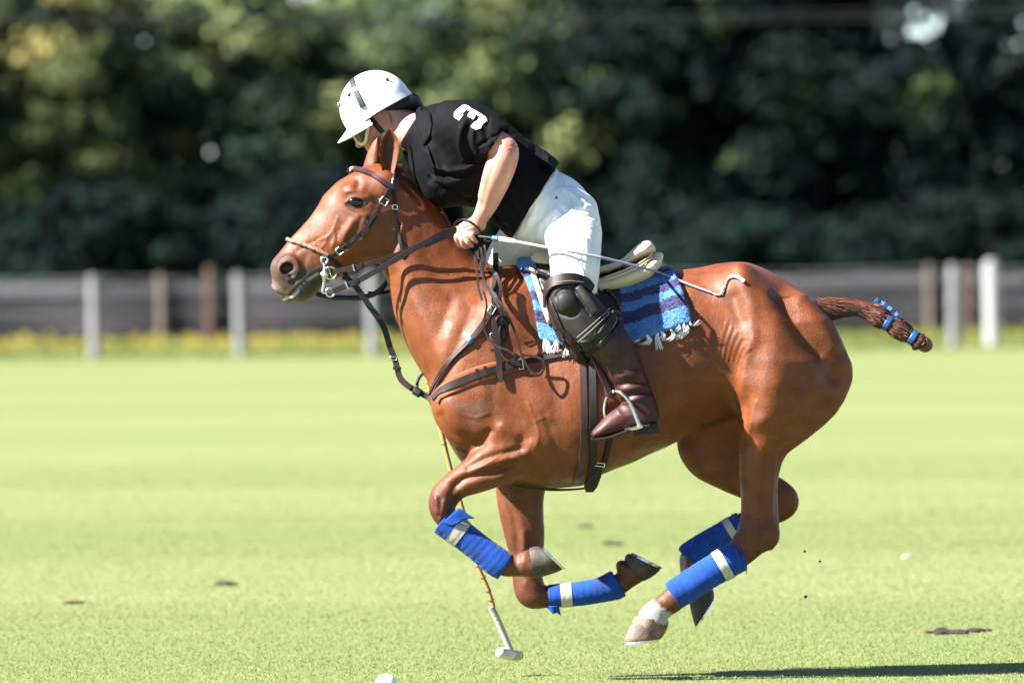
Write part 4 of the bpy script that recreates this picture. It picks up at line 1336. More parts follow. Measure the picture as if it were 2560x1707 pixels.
# ---------------------------------------------------------------- leg bandages
def bandage(pts, lo_, hi_, parent, tape_at, flap, lab, seed):
    """pts: centre line (x,z,y,a,b) from top to bottom"""
    P = smooth_path(np.array(pts, float), 3.0)
    n = len(P); seg = 28
    r = np.random.default_rng(seed)
    L = np.concatenate([[0], np.cumsum(np.linalg.norm(np.diff(P[:, :3], axis=0), axis=1))])
    V = []; F = []
    for i in range(n):
        q = P[min(i + 1, n - 1)] - P[max(i - 1, 0)]
        T = np.array([q[0], q[2], q[1]]); T /= np.linalg.norm(T)
        Vv = np.array([-T[2], 0, T[0]]); Vv /= np.linalg.norm(Vv); B = np.cross(T, Vv)
        for j in range(seg):
            ph = 2 * math.pi * j / seg
            w = ((L[i] - 16 * ph / 6.28) / 17.0) % 1.0     # spiral laps of cloth
            s = 1 + 0.024 * (w - 0.5) + 0.012 * math.sin(ph * 3 + i * 0.11 + seed) + 0.010 * math.sin(ph * 2 - i * 0.07)
            if i in (0, n - 1): s *= 0.93
            p = np.array([P[i, 0], P[i, 2], P[i, 1]]) + Vv * P[i, 3] * s * math.cos(ph) + B * P[i, 4] * s * math.sin(ph)
            V.append(p)
    for i in range(n - 1):
        for j in range(seg):
            F.append((i * seg + j, i * seg + (j + 1) % seg, (i + 1) * seg + (j + 1) % seg, (i + 1) * seg + j))
    # turn the rims inward so the cloth has thickness
    for (i0, sgn) in ((0, 1), (n - 1, -1)):
        o = len(V); c = np.array([P[i0, 0], P[i0, 2], P[i0, 1]])
        for j in range(seg): V.append(c + (V[i0 * seg + j] - c) * 0.80)
        for j in range(seg):
            q = (i0 * seg + j, i0 * seg + (j + 1) % seg, o + (j + 1) % seg, o + j)
            F.append(q if sgn < 0 else q[::-1])
    root = mesh_np('leg_bandage', tofr(V), F, M['bandage'])
    frame_obj(root)
    tag(root, lab, 'leg bandage', 'blue bandages on the four legs')
    def band(name, u0, u1, grow, m):
        V2 = []; F2 = []
        i0 = int(u0 * (n - 1)); i1 = max(i0 + 2, int(u1 * (n - 1)))
        for i in range(i0, i1 + 1):
            c = np.array([P[i, 0], P[i, 2], P[i, 1]])
            e = 0.95 if i in (i0, i1) else 1.0
            for j in range(seg):
                V2.append(c + (V[i * seg + j] - c) * (1 + grow * e))
        m_ = i1 - i0
        for i in range(m_):
            for j in range(seg):
                F2.append((i * seg + j, i * seg + (j + 1) % seg, (i + 1) * seg + (j + 1) % seg, (i + 1) * seg + j))
        return mesh_np(name, tofr(V2), F2, m, root)
    band('tape', tape_at[0], tape_at[1], 0.045, M['tape'])
    # loose cloth corner sticking out at the top
    fp = np.array(flap[0], float); ft = np.array(flap[1], float); y0 = flap[2]
    nx_, nt = 9, 6
    FV = []; FF = []
    for a in range(nx_ + 1):
        for b in range(nt + 1):
            u, v = a / nx_, b / nt
            base = fp[0] + (fp[1] - fp[0]) * u
            tip = ft[0] + (ft[1] - ft[0]) * u
            p = base + (tip - base) * v
            FV.append((p[0], y0 - 7 * math.sin(u * 3.1) - 5 * v * math.sin(u * 5 + 1), p[1] + 3 * math.sin(u * 7) * v))
    for a in range(nx_):
        for b in range(nt):
            q = a * (nt + 1) + b; FF.append((q, q + 1, q + nt + 2, q + nt + 1))
    fo = mesh_np('cloth_end', tofr(FV), FF, M['bandage'], root)
    md = fo.modifiers.new('thick', 'SOLIDIFY'); md.thickness = 0.006
    return root
bandage([(1106, 1296, -115, 36, 33), (1128, 1312, -115, 36, 33), (1165, 1340, -115, 35, 32), (1205, 1372, -115, 35, 32), (1240, 1398, -115, 37, 34), (1264, 1414, -115, 35, 32)], 0, 1, None, (0.20, 0.33), (((1104, 1304), (1148, 1264)), ((1124, 1308), (1188, 1290)), -146), 'blue bandage on the raised near foreleg, cloth end flapping at the knee', 1)
bandage([(1372, 1493, 112, 29, 27), (1400, 1491, 112, 30, 28), (1450, 1487, 112, 31, 29), (1500, 1478, 112, 32, 30), (1536, 1466, 112, 37, 33), (1548, 1460, 112, 36, 32)], 0, 1, None, (0.18, 0.34), (((1362, 1516), (1398, 1518)), ((1376, 1530), (1403, 1541)), 92), 'blue bandage on the far foreleg, nearly level under the chest', 2)
bandage([(1848, 1384, -108, 40, 36), (1815, 1402, -108, 40, 36), (1770, 1428, -108, 39, 35), (1725, 1457, -108, 38, 34), (1695, 1476, -108, 38, 34), (1680, 1486, -108, 36, 33)], 0, 1, None, (0.20, 0.33), (((1838, 1352), (1866, 1402)), ((1858, 1386), (1862, 1430)), -136), 'blue bandage on the near hind leg, above the white pastern', 3)
bandage([(1858, 1308, 112, 30, 28), (1830, 1324, 112, 30, 28), (1795, 1345, 112, 31, 29), (1755, 1371, 112, 33, 30), (1730, 1391, 112, 36, 33), (1722, 1399, 112, 33, 31)], 0, 1, None, (0.16, 0.28), (((1832, 1296), (1850, 1306)), ((1834, 1286), (1848, 1292)), 90), 'blue bandage on the far hind leg, in shade behind the near hock', 4)

# ---------------------------------------------------------------- tail
tail = empty('tail', None, None); tail.parent = horse
def tail_bundle():
    r = np.random.default_rng(4)
    path = smooth_path(np.array([(2046, 778, 0), (2085, 773, 0), (2125, 769, -2), (2162, 775, -3), (2192, 788, -4), (2218, 806, -5), (2252, 826, -6), (2284, 845, -7), (2304, 860, -7)], float), 4)
    n = len(path); U = np.linspace(0, 1, n)
    rad = np.interp(U, [0, 0.12, 0.3, 0.44, 0.5, 0.58, 0.66, 0.74, 0.83, 0.91, 0.96, 1.0], [30, 27, 22, 19, 24, 27, 17, 25, 22, 14.5, 23, 19])
    V = []; F = []; seg = 24
    for i in range(n):
        t = path[min(i + 1, n - 1)] - path[max(i - 1, 0)]; t = np.array([t[0], t[2], t[1]]); t /= np.linalg.norm(t)
        a = np.array([-t[2], 0, t[0]]); b = np.cross(t, a)
        for j in range(seg):
            ph = 2 * math.pi * j / seg
            k = rad[i] * (1 + 0.03 * math.sin(ph * 5 + i * 0.15) + 0.02 * math.sin(ph * 11 + 1))
            V.append(np.array([path[i, 0], path[i, 2], path[i, 1]]) + a * k * math.cos(ph) + b * k * 0.9 * math.sin(ph))
    for i in range(n - 1):
        for j in range(seg):
            F.append((i * seg + j, i * seg + (j + 1) % seg, (i + 1) * seg + (j + 1) % seg, (i + 1) * seg + j))
    F.append(tuple((n - 1) * seg + j for j in range(seg)))
    V = np.array(V)
    cols = np.tile(np.array(lin(96, 50, 30)[:3]), (len(V), 1))
    uu = np.repeat(U, seg); jj = np.tile(np.arange(seg), n)
    top = np.clip(np.sin(2 * math.pi * jj / seg + math.pi / 2 + math.pi) * -1, -1, 1)
    dock = uu < 0.44
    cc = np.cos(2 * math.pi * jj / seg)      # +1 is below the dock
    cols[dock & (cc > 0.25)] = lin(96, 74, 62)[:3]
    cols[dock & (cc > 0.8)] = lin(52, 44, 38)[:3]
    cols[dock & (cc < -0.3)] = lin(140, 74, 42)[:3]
    cols *= (1 + 0.25 * vnoise(V, 18, 8))[:, None]
    mesh_np('dock', tofr(V), F, M['coat'], tail, cols=np.clip(cols, 0, 1) * KA)
    # single locks of hair lying along the bundle
    HVs = []; HFs = []
    for s_ in range(260):
        u0 = r.choice([0.0, 0.05, 0.42, 0.62, 0.88], p=[0.2, 0.12, 0.26, 0.27, 0.15]); u1 = min(1, u0 + r.uniform(0.14, 0.3))
        ph0 = r.uniform(0, 6.28) if u0 > 0.1 else r.uniform(2.0, 4.3)
        i0, i1 = int(u0 * (n - 1)), int(u1 * (n - 1))
        o = len(HVs); m_ = 0
        tw = r.uniform(-1.2, 1.2); out = r.uniform(0.98, 1.1)
        for i in range(i0, i1 + 1, 2):
            t = path[min(i + 1, n - 1)] - path[max(i - 1, 0)]; t = np.array([t[0], t[2], t[1]]); t /= np.linalg.norm(t)
            a = np.array([-t[2], 0, t[0]]); b = np.cross(t, a)
            f = (i - i0) / max(1, i1 - i0)
            ph = ph0 + tw * f
            c = np.array([path[i, 0], path[i, 2], path[i, 1]]) + (a * math.cos(ph) + b * 0.9 * math.sin(ph)) * rad[i] * out
            w = 1.0 * math.sin(math.pi * (0.1 + 0.85 * f)) + 0.3
            nrm = a * math.cos(ph) + b * math.sin(ph); sd = -a * math.sin(ph) + b * math.cos(ph)
            for e in range(4):
                q = 2 * math.pi * e / 4
                HVs.append(c + nrm * w * math.cos(q) + sd * w * math.sin(q))
            m_ += 1
        for i in range(m_ - 1):
            for e in range(4):
                HFs.append((o + i * 4 + e, o + i * 4 + (e + 1) % 4, o + (i + 1) * 4 + (e + 1) % 4, o + (i + 1) * 4 + e))
    mesh_np('hair_locks', tofr(HVs), HFs, M['tail'], tail)
    # stray hairs
    SV_ = []; SF_ = []
    for s_ in range(220):
        i = int(r.choice([r.uniform(0.02, 0.4), r.uniform(0.4, 0.62), r.uniform(0.62, 1.0)]) * (n - 2))
        t = path[i + 1] - path[i]; t = np.array([t[0], t[2], t[1]]); t /= np.linalg.norm(t)
        a = np.array([-t[2], 0, t[0]]); b = np.cross(t, a); ph = r.uniform(0, 6.28)
        nn = a * math.cos(ph) + b * math.sin(ph)
        p0 = np.array([path[i, 0], path[i, 2], path[i, 1]]) + nn * rad[i] * 0.9
        l = r.uniform(8, 26)
        p1 = p0 + t * l * 0.6 + nn * l * r.uniform(0.1, 0.4); p2 = p1 + t * l * 0.5 + nn * l * r.uniform(-0.1, 0.5)
        o = len(SV_); w = a * 0.55
        SV_ += [p0 - w, p0 + w, p1 + w * 0.8, p1 - w * 0.8, p2]
        SF_ += [(o, o + 1, o + 2, o + 3), (o + 3, o + 2, o + 4)]
    mesh_np('stray_hairs', tofr(SV_), SF_, M['tail'], tail, smooth=False)
    # wrapped knot and end loop
    for (c, R, rr, an) in (((2196, 786, -6), 20, 13, 0.4), ((2308, 857, -8), 14, 11, 0.6)):
        for q in range(4):
            ring('knot_loop', (c[0] + 3 * q - 5, c[1] + 2 * q - 2, c[2] - 4 + 4 * q), R + (q % 2) * 3, rr * 0.55, M['tail'], tail, ry=R * 0.95, ang=an, tilt=0.25 * q - 0.3)
    for (u, w) in ((0.655, 17), (0.90, 15.5)):
        i = int(u * (n - 1)); p = path[i]; q = path[min(i + 3, n - 1)]
        d = np.array([q[0] - p[0], q[1] - p[1]]); d /= np.linalg.norm(d)
        tube('tail_band', [(p[0] - d[0] * 7, p[1] - d[1] * 7, p[2]), (p[0] + d[0] * 7, p[1] + d[1] * 7, p[2])], w * 1.32, M['bluetape'], tail, seg=18, lift=0, smooth=0)
    ribbon('tail_ribbon', [(2188, 756, -20), (2194, 748, -26), (2200, 756, -22), (2210, 758, -26), (2218, 768, -24), (2228, 772, -28), (2236, 780, -24), (2242, 788, -28), (2247, 798, -24)], 9, M['bluetape'], tail, lift=0, thick=2, smooth=0)
tail_bundle()

# ---------------------------------------------------------------- blanket under the saddle
BLK_L = [(672, 1296), (700, 1314), (730, 1325), (760, 1331), (800, 1338), (840, 1349), (862, 1358)]
BLK_R = [(664, 1662), (690, 1684), (715, 1696), (745, 1707), (775, 1716), (805, 1722)]
BLK_B = [(1290, 846), (1349, 846), (1380, 856), (1420, 866), (1500, 866), (1580, 850), (1640, 832), (1690, 815), (1730, 804)]
def blanket():
    def hit(x, zc, th, side):
        d = Vector((0, side * math.sin(th), -math.cos(th)))
        o = Vector((x, 0, zc)) + d * 420
        loc, nor, i, dd = HB.ray_cast(o, -d)
        if loc is None: return None
        if nor.dot(d) < 0: nor = -nor
        return loc, nor
    nx_, nr = 96, 110
    V = []; cols = []; rowv = []
    lblue, navy = np.array(lin(112, 174, 255)[:3]), np.array(lin(82, 84, 136)[:3])
    r = np.random.default_rng(9)
    grid = {}
    for i in range(nx_ + 1):
        u = i / nx_
        for side in (-1, 1):
            # edge lines are functions of z, so march down each column
            xs_prev = 1296 + (1662 - 1296) * u
            zb = np.interp(1345 + (1722 - 1345) * u, [b[0] for b in BLK_B], [b[1] for b in BLK_B])
            x = xs_prev
            th = 0.0
            pts = []
            # sample by angle until the bottom line is met
            for k in range(400):
                h = hit(x, 880, th, side)
                if h is None: break
                z = h[0].z
                xl = np.interp(z, [a for a, b in BLK_L], [b for a, b in BLK_L]); xr = np.interp(z, [a for a, b in BLK_R], [b for a, b in BLK_R])
                x2 = xl + (xr - xl) * u
                h2 = hit(x2, 880, th, side)
                if h2 is None: break
                pts.append((np.array(h2[0]), np.array(h2[1])))
                x = x2
                if h2[0].z >= zb: break
                th += 0.012
            P = np.array([p[0] for p in pts]); Nn = np.array([p[1] for p in pts])
            L = np.concatenate([[0], np.cumsum(np.linalg.norm(np.diff(P, axis=0), axis=1))])
            tt = np.linspace(0, L[-1], nr + 1)
            grid[(i, side)] = (np.stack([np.interp(tt, L, P[:, c]) for c in range(3)], 1), np.stack([np.interp(tt, L, Nn[:, c]) for c in range(3)], 1), L[-1])
    Fq = []
    idx = {}
    for side in (-1, 1):
        for i in range(nx_ + 1):
            P, Nn, Lt = grid[(i, side)]
            # ease the sharp bends of the surface below
            for _ in range(4):
                P[1:-1] = (P[:-2] + 2 * P[1:-1] + P[2:]) / 4
            for j in range(nr + 1):
                if side == 1 and j == 0:
                    idx[(side, i, 0)] = idx[(-1, i, 0)]; continue
                lift = 9 + 3.6 * r.random() + 2 * math.sin(i * 0.31 + j * 0.05)
                if i in (0, nx_) or j == nr: lift = 7
                idx[(side, i, j)] = len(V)
                V.append(P[j] + Nn[j] / (np.linalg.norm(Nn[j]) + 1e-9) * lift)
                d = (1 - j / nr) * Lt * 0.80     # height above the lower edge
                w = d + 0.9 * math.sin(i * 0.5) + r.normal() * 0.7
                navyband = (34 < w < 60) or (80 < w < 103) or (138 < w < 160)
                cols.append((navy if navyband else lblue) * r.uniform(0.82, 1.18))
        for i in range(nx_):
            for j in range(nr):
                q = (idx[(side, i, j)], idx[(side, i + 1, j)], idx[(side, i + 1, j + 1)], idx[(side, i, j + 1)])
                Fq.append(q if side < 0 else q[::-1])
    o = mesh_np('saddle_blanket', tofr(V), Fq, M['towel'], cols=np.array(cols) * KA)
    md = o.modifiers.new('thick', 'SOLIDIFY'); md.thickness = 0.009; md.offset = -1
    frame_obj(o)
    tag(o, 'woven blue and navy striped saddle blanket with white fringe under the saddle', 'saddle blanket')
    VV = np.array(V)
    return o, BVHTree.FromPolygons([Vector(v) for v in VV.tolist()], [list(q) for q in Fq])
M['towel'] = mat('towelling', None, 0.95, var=0.25, scale=170, bump=1.0, bscale=170, attr='Col', sheen=0.1, spec=0.2)
blk, BB = blanket()
def tassel(pts, w, lab=None):
    # a knotted tuft: several strands that fan out
    r = random.Random(int(pts[0][0] * 7 + pts[0][1]))
    h = cast([BB, HB], pts[0][0], pts[0][1] - 4); y = (h[0] if h else -190) - 3
    P = []
    V = []; F = []
    for s_ in range(15):
        off = (s_ - 7) / 7.0
        dx, dy, dz = off * w * 0.5 + r.uniform(-1.5, 1.5), r.uniform(-8, 1), r.uniform(-5, 5)
        path = []
        for k, p in enumerate(pts):
            f = k / (len(pts) - 1)
            path.append((p[0] + dx * (0.25 + 1.3 * f), p[1] + dz * f, y - 2 + dy * f - 3 * math.sin(f * 2.4)))
        path = smooth_path(np.array(path), 3)
        o = len(V)
        for i, p in enumerate(path):
            rr = max(0.55, w * 0.065 * (1.1 - 0.6 * i / len(path)))
            for e in range(5):
                a = 2 * math.pi * e / 5
                V.append((p[0] + rr * math.cos(a), p[2] + rr * math.sin(a), p[1] + rr * 0.3 * math.sin(a)))
        for i in range(len(path) - 1):
            for e in range(5):
                F.append((o + i * 5 + e, o + i * 5 + (e + 1) % 5, o + (i + 1) * 5 + (e + 1) % 5, o + (i + 1) * 5 + e))
    mesh_np('tassel', tofr(V), F, M['fringe'], blk)
for pts, w in (([(1363, 836), (1366, 856), (1370, 880)], 12), ([(1391, 846), (1390, 860), (1385, 876)], 10), ([(1419, 862), (1416, 874), (1414, 888)], 8),
               ([(1596, 846), (1590, 850), (1584, 852)], 9), ([(1612, 834), (1622, 846), (1610, 858), (1604, 856)], 12), ([(1644, 825), (1640, 840), (1642, 852), (1646, 868)], 9), ([(1650, 826), (1656, 836), (1650, 846)], 8),
               ([(1674, 822), (1682, 834), (1672, 846), (1662, 848)], 10), ([(1698, 816), (1700, 828), (1692, 846)], 8), ([(1714, 810), (1716, 822), (1706, 832), (1690, 842)], 8), ([(1692, 800), (1696, 815), (1686, 825)], 4), ([(1704, 794), (1706, 812), (1712, 822)], 4), ([(1718, 798), (1724, 810), (1733, 810), (1741, 803)], 5)):
    tassel(pts, w * 1.35)

# ---------------------------------------------------------------- saddle
saddle = empty('polo_saddle', 'tan polo saddle with dark flaps and a high cantle on the striped blanket', 'saddle')
saddle.matrix_world = RM
def b_seat(f):
    f.prof((1322, 670), (1640, 670), [(1322, 652), (1330, 634), (1342, 627), (1368, 632), (1400, 648), (1440, 662), (1497, 665), (1525, 658), (1557, 645), (1577, 626), (1598, 607), (1620, 600), (1632, 606), (1638, 622)],
           [(1322, 680), (1340, 690), (1400, 700), (1470, 696), (1520, 684), (1560, 668), (1600, 652), (1622, 642), (1634, 636), (1638, 630)],
           [(0, 24), (20, 34), (60, 40), (100, 56), (160, 84), (220, 112), (265, 122), (295, 112), (316, 70)], k=0, sig=4)
    # dish of the seat
    f.ell((1500, 628, 0), (95, 40, 58), ang=0.05, k=16, mode='c')
def fm(name, build, x0, x1, y0, y1, z0, z1, st, m, parent, smooth=1, strokes_=None, cols=None, lap=0):
    f = Field(np.arange(x0, x1, st), np.arange(y0, y1, st), np.arange(z0, z1, st))
    build(f)
    V, Q = f.mesh(smooth)
    if strokes_: V = sculpt(V, Q, strokes_)
    if lap: V = laplace(V, Q, lap, 0.4)
    o = mesh_np(name, tofr(V), Q, m, parent, cols=cols(V) if cols else None)
    return o, V, Q
_, SV, SQ = fm('seat', b_seat, 1310, 1652, -141, 142, 588, 714, 3.0, M['tan'], saddle, 2)
def b_panel(f):
    for sgn in (-1, 1):
        f.chain([(1500, 715, sgn * 84, 20, 46), (1555, 700, sgn * 88, 22, 50), (1605, 680, sgn * 80, 22, 48), (1630, 662, sgn * 58, 18, 42)], k=6)
    f.chain([(1628, 660, -60, 17, 34), (1632, 656, 0, 16, 34), (1628, 660, 60, 17, 34)], k=8)
_, PV, PQ = fm('panel', b_panel, 1470, 1665, -150, 151, 630, 750, 3.0, M['tan'], saddle, 2)
tube('welt', [(1512, 700, -137), (1556, 684, -139), (1600, 664, -128), (1628, 643, -98)], 2.4, M['tan'], saddle, lift=0)
tube('welt', [(1512, 692, -131), (1556, 676, -134), (1600, 656, -124), (1630, 634, -92)], 2.0, M['tan'], saddle, lift=0)
# skirts and flaps of dark leather
flap, fv = sheet('flap', [(1332, 668), (1400, 664), (1470, 668), (1548, 676), (1549, 730), (1547, 790), (1536, 850), (1512, 892), (1470, 910), (1432, 896), (1400, 858), (1378, 812), (1362, 756), (1346, 706)], [BB, HB], 6, 8, M['navyleather'], saddle, rings=9)
flap2, _ = sheet('flap', [(1332, 668), (1400, 664), (1470, 668), (1548, 676), (1549, 730), (1547, 790), (1536, 850), (1512, 892), (1470, 910), (1432, 896), (1400, 858), (1378, 812), (1362, 756), (1346, 706)], [BB, HB], 6, 8, M['navyleather'], saddle, rings=9)
flap2.scale = (1, -1, 1)
kr, _ = sheet('knee_roll', [(1322, 662), (1336, 672), (1350, 712), (1366, 762), (1378, 806), (1370, 812), (1354, 770), (1340, 728), (1328, 690)], [BB, HB], 10, 9, M['tan'], saddle, rings=4)
sk, _ = sheet('skirt', [(1334, 640), (1372, 650), (1440, 668), (1500, 672), (1568, 668), (1560, 684), (1500, 694), (1430, 694), (1372, 690), (1344, 676)], [BB, HB], 14, 7, M['leather'], saddle, rings=5)
FB = BVHTree.FromPolygons([Vector(v) for v in fv.tolist()], [list(p.vertices) for p in flap.data.polygons if max(p.vertices) < len(fv)])
tube('flap_edge', [(1495, 722), (1512, 725), (1530, 737), (1545, 762), (1552, 800), (1556, 840), (1552, 862)], 4.5, M['purpleleather'], saddle, [FB, BB, HB], lift=4)
# stirrup leather and iron
ribbon('stirrup_leather', [(1440, 800, -246), (1470, 866, -242), (1496, 922, -240), (1516, 966, -239), (1527, 990, -239)], 15, M['purpleleather'], saddle, lift=0, thick=5, smooth=0, tilt=(0.5, 0, 0.1))
ribbon('stirrup_leather', [(1452, 800, -238), (1482, 866, -236), (1508, 922, -234), (1526, 960, -234), (1533, 986, -234)], 12, M['darkleather'], saddle, lift=0, thick=5, smooth=0, tilt=(0.5, 0, 0.1))
def stirrup(y0, y1):
    st = empty('stirrup', None, None); st.parent = saddle
    tube('branch', [(1522, 984, y0 + 4), (1533, 975, (y0 + y1) / 2 - 20), (1548, 977, y1 + 6), (1565, 993, y1), (1577, 1014, y1), (1588, 1042, y1), (1598, 1062, y1)], 4.6, M['metal'], st, lift=0, rf=lambda u: 0.85 + 0.5 * u)
    tube('branch', [(1533, 975, (y0 + y1) / 2 - 20), (1518, 985, y0 - 4), (1511, 1004, y0), (1509, 1026, y0), (1514, 1047, y0), (1522, 1060, y0)], 4.2, M['metal'], st, lift=0)
    ribbon('tread', [(1522, 1064, y0), (1548, 1066, (y0 + y1) / 2), (1578, 1066, y1 + 4), (1603, 1060, y1)], 12, M['metal'], st, lift=0, thick=7, smooth=0, tilt=(0, 0, -2))
    return st
stirrup(-196, -286)
# girth
girth = empty('girth', 'doubled leather girth with brown and black straps round the pony behind the forelegs', 'girth')
girth.matrix_world = RM
ribbon('strap', [(1456, 880), (1459, 960), (1459, 1060), (1454, 1140), (1440, 1200)], 19, M['purpleleather'], girth, lift=4, thick=6)
ribbon('strap', [(1480, 880), (1482, 960), (1481, 1060), (1480, 1140), (1470, 1205)], 20, M['blackleather'], girth, lift=5, thick=7)
ribbon('strap', [(1524, 1086), (1516, 1120), (1506, 1158)], 15, M['darkleather'], girth, lift=4, thick=5)
sheet('pad', [(1488, 1158), (1508, 1152), (1502, 1190), (1492, 1216), (1482, 1228), (1464, 1228), (1459, 1212), (1470, 1190)], [HB], 6, 10, M['blackleather'], girth, rings=4, yfun=lambda x, z: -95 + (z - 1150) * 0.4)
buckle((1498, 1158), (12, 4), 0.15, girth, y=-128)
ribbon('strap', [(1282, 1206), (1330, 1212), (1380, 1216), (1430, 1216), (1470, 1212)], 11, M['blackleather'], girth, lift=6, thick=6)

# ---------------------------------------------------------------- breastplate and martingale
bp = empty('breastplate', 'brown leather breastplate edged with orange felt across the pony\'s chest', 'breastplate')
bp.matrix_world = RM
brs = [(1088, 996), (1100, 982), (1118, 969), (1142, 956), (1185, 938), (1222, 926), (1262, 916), (1300, 908)]
ribbon('felt_lining', [(1090, 998)] + brs[1:], 40, M['orange'], bp, lift=3, thick=5, wf=lambda u: 1.0 if u < 0.75 else 1 - (u - 0.75) * 2.2)
ribbon('strap', brs, 20, M['leather'], bp, lift=7, thick=5)
ribbon('strap', [(1294, 908), (1335, 898), (1375, 890), (1420, 882)], 15, M['darkleather'], bp, lift=6, thick=5)
for x, z in ((1196, 934), (1216, 927)): keeper((x, z), math.radians(75), 15, bp)
buckle((1302, 908), (5, 12), -0.15, bp)
ribbon('neck_strap', [(1236, 770), (1236, 800), (1238, 830), (1241, 860), (1246, 890), (1250, 922), (1254, 954)], 16, M['leather'], bp, lift=10, thick=6, wf=lambda u: 1 if u < 0.9 else 1 - (u - 0.9) * 4)
buckle((1235, 840), (9, 8), 0.05, bp, y=None)
keeper((1238, 874), 0.1, 11, bp)
ribbon('neck_strap', [(1238, 640), (1240, 690), (1238, 740), (1236, 780)], 15, M['darkleather'], bp, lift=8, thick=6)
# martingale
mg = empty('martingale', 'dark leather standing martingale from the noseband to the chest', 'martingale')
mg.matrix_world = RM
ribbon('strap', [(1228, 776), (1205, 815), (1178, 850), (1150, 880), (1120, 912), (1100, 945), (1082, 985)], 12, M['leather'], mg, lift=8, thick=6)
tube('tape', [(1174, 856), (1183, 844)], 8.5, M['bluetape'], mg, lift=6, seg=12)
ribbon('strap', [(858, 690, -20), (877, 702, -16), (900, 730, -14), (922, 762, -14), (945, 794, -14), (962, 824, -16), (976, 870, -18), (988, 900, -22), (1000, 942, -26), (1018, 962, -30), (1045, 978, -36), (1072, 992, -44)], 15, M['darkleather'], mg, lift=0, thick=7, smooth=0)
ribbon('strap', [(985, 893, -26), (996, 925, -30), (1006, 950, -34), (1026, 970, -38)], 11, M['purpleleather'], mg, lift=0, thick=6, smooth=0)
buckle((984, 895), (8, 4), 0.0, mg, y=-30)
keeper((993, 920), 0.1, 10, mg, y=-34)
tube('rubber_stop', [(1036, 974, -34), (1052, 984, -38)], 11, M['blackleather'], mg, lift=0, seg=14)
tube('strap_loop', [(1056, 934, -10), (1048, 944, -12), (1043, 958, -16), (1044, 974, -24)], 4, M['blackleather'], mg, lift=0)
ribbon('chest_strap', [(1072, 990, -48), (1086, 1014, -62), (1100, 1036, -74), (1112, 1056, -82), (1126, 1082, -86), (1145, 1116, -90), (1164, 1142, -92)], 13, M['leather'], mg, lift=0, thick=6, smooth=0)

# ---------------------------------------------------------------- bridle
br = empty('bridle', 'dark brown leather double bridle with steel bit on the chestnut head', 'bridle')
br.matrix_world = RM
ribbon('browband', [(872, 430, 8), (875, 427, -22), (889, 426), (910, 430), (935, 440), (960, 456), (984, 470)], 14, M['purpleleather'], br, lift=5, thick=7)
ribbon('browband', [(872, 430, 8), (875, 428, 30), (882, 431, 50)], 14, M['purpleleather'], br, lift=5, thick=7, smooth=0)
ribbon('headpiece', [(996, 411, 0), (994, 418, -20), (990, 440), (986, 474)], 24, M['purpleleather'], br, lift=5, thick=6)
ribbon('headpiece', [(996, 411, 0), (996, 420, 30), (992, 450, 52)], 24, M['purpleleather'], br, lift=5, thick=6, smooth=0)
ribbon('cheek_strap', [(980, 462), (968, 486), (956, 510), (944, 530), (930, 554), (908, 578), (886, 598), (866, 612), (846, 630), (826, 642), (814, 652)], 11.5, M['darkleather'], br, lift=5, thick=6)
ribbon('strap_end', [(940, 536), (926, 556), (914, 576), (908, 594)], 10, M['darkleather'], br, lift=10, thick=5, wf=lambda u: 1 if u < 0.85 else 1 - (u - 0.85) * 3)
buckle((961, 503), (9, 8), math.radians(-58) + 1.57, br)
buckle((850, 627), (8, 7), math.radians(-40) + 1.57, br)
for p, a in (((945, 528), -0.5), ((921, 556), -0.6), ((866, 612), -0.9), ((856, 622), -0.9)): keeper(p, a + 1.4, 8, br)
ribbon('throat_lash', [(985, 476), (987, 500), (989, 530), (995, 565), (1001, 596), (1006, 624), (1000, 640)], 9, M['darkleather'], br, lift=5, thick=5)
buckle((988, 518), (6, 5), 0.1, br)
tube('noseband', [(722, 600, 10), (721, 600, -12), (728, 603), (745, 607), (772, 616), (800, 627), (822, 638)], 5.2, M['rope'], br, twist=0.9, lift=4.5, step=2, seg=12)
tube('noseband', [(722, 600, 10), (726, 602, 34), (745, 610, 46)], 5.2, M['rope'], br, twist=0.9, lift=3, step=2, seg=12, smooth=0)
ribbon('noseband_strap', [(818, 636), (836, 652), (852, 668), (866, 684)], 10, M['blackleather'], br, lift=4, thick=5)
bit = empty('bit', None, None); bit.parent = br
yb = -66
ring('eye_ring', (812, 650, yb), 8, 3.2, M['metal'], bit, ang=0.5)
tube('shank', [(812, 660, yb), (813, 672, yb - 2), (814, 684, yb - 3), (812, 694, yb - 2), (811, 705, yb), (809, 718, yb), (808, 729, yb), (818, 731, yb)], 4.2, M['metal'], bit, lift=0, rf=lambda u: 1 + 1.1 * math.exp(-((u - 0.32) / 0.14) ** 2))
uv_ball('bit_cheek', (812, 686, yb - 2), (9, 10, 6), M['metal'], bit)
ring('bit_ring', (827, 682, yb - 3), 15, 2.3, M['metal'], bit)
ring('rein_ring', (827, 730, yb - 1), 11, 2.2, M['metal'], bit)
tube('curb_chain', [(820, 664, yb), (830, 690, yb + 18), (840, 704, yb + 40)], 2.4, M['metal'], bit, lift=0, twist=1.2)
tube('mouthpiece', [(806, 684, -58), (800, 688, 0), (806, 684, 58)], 4, M['metal'], bit, lift=0)
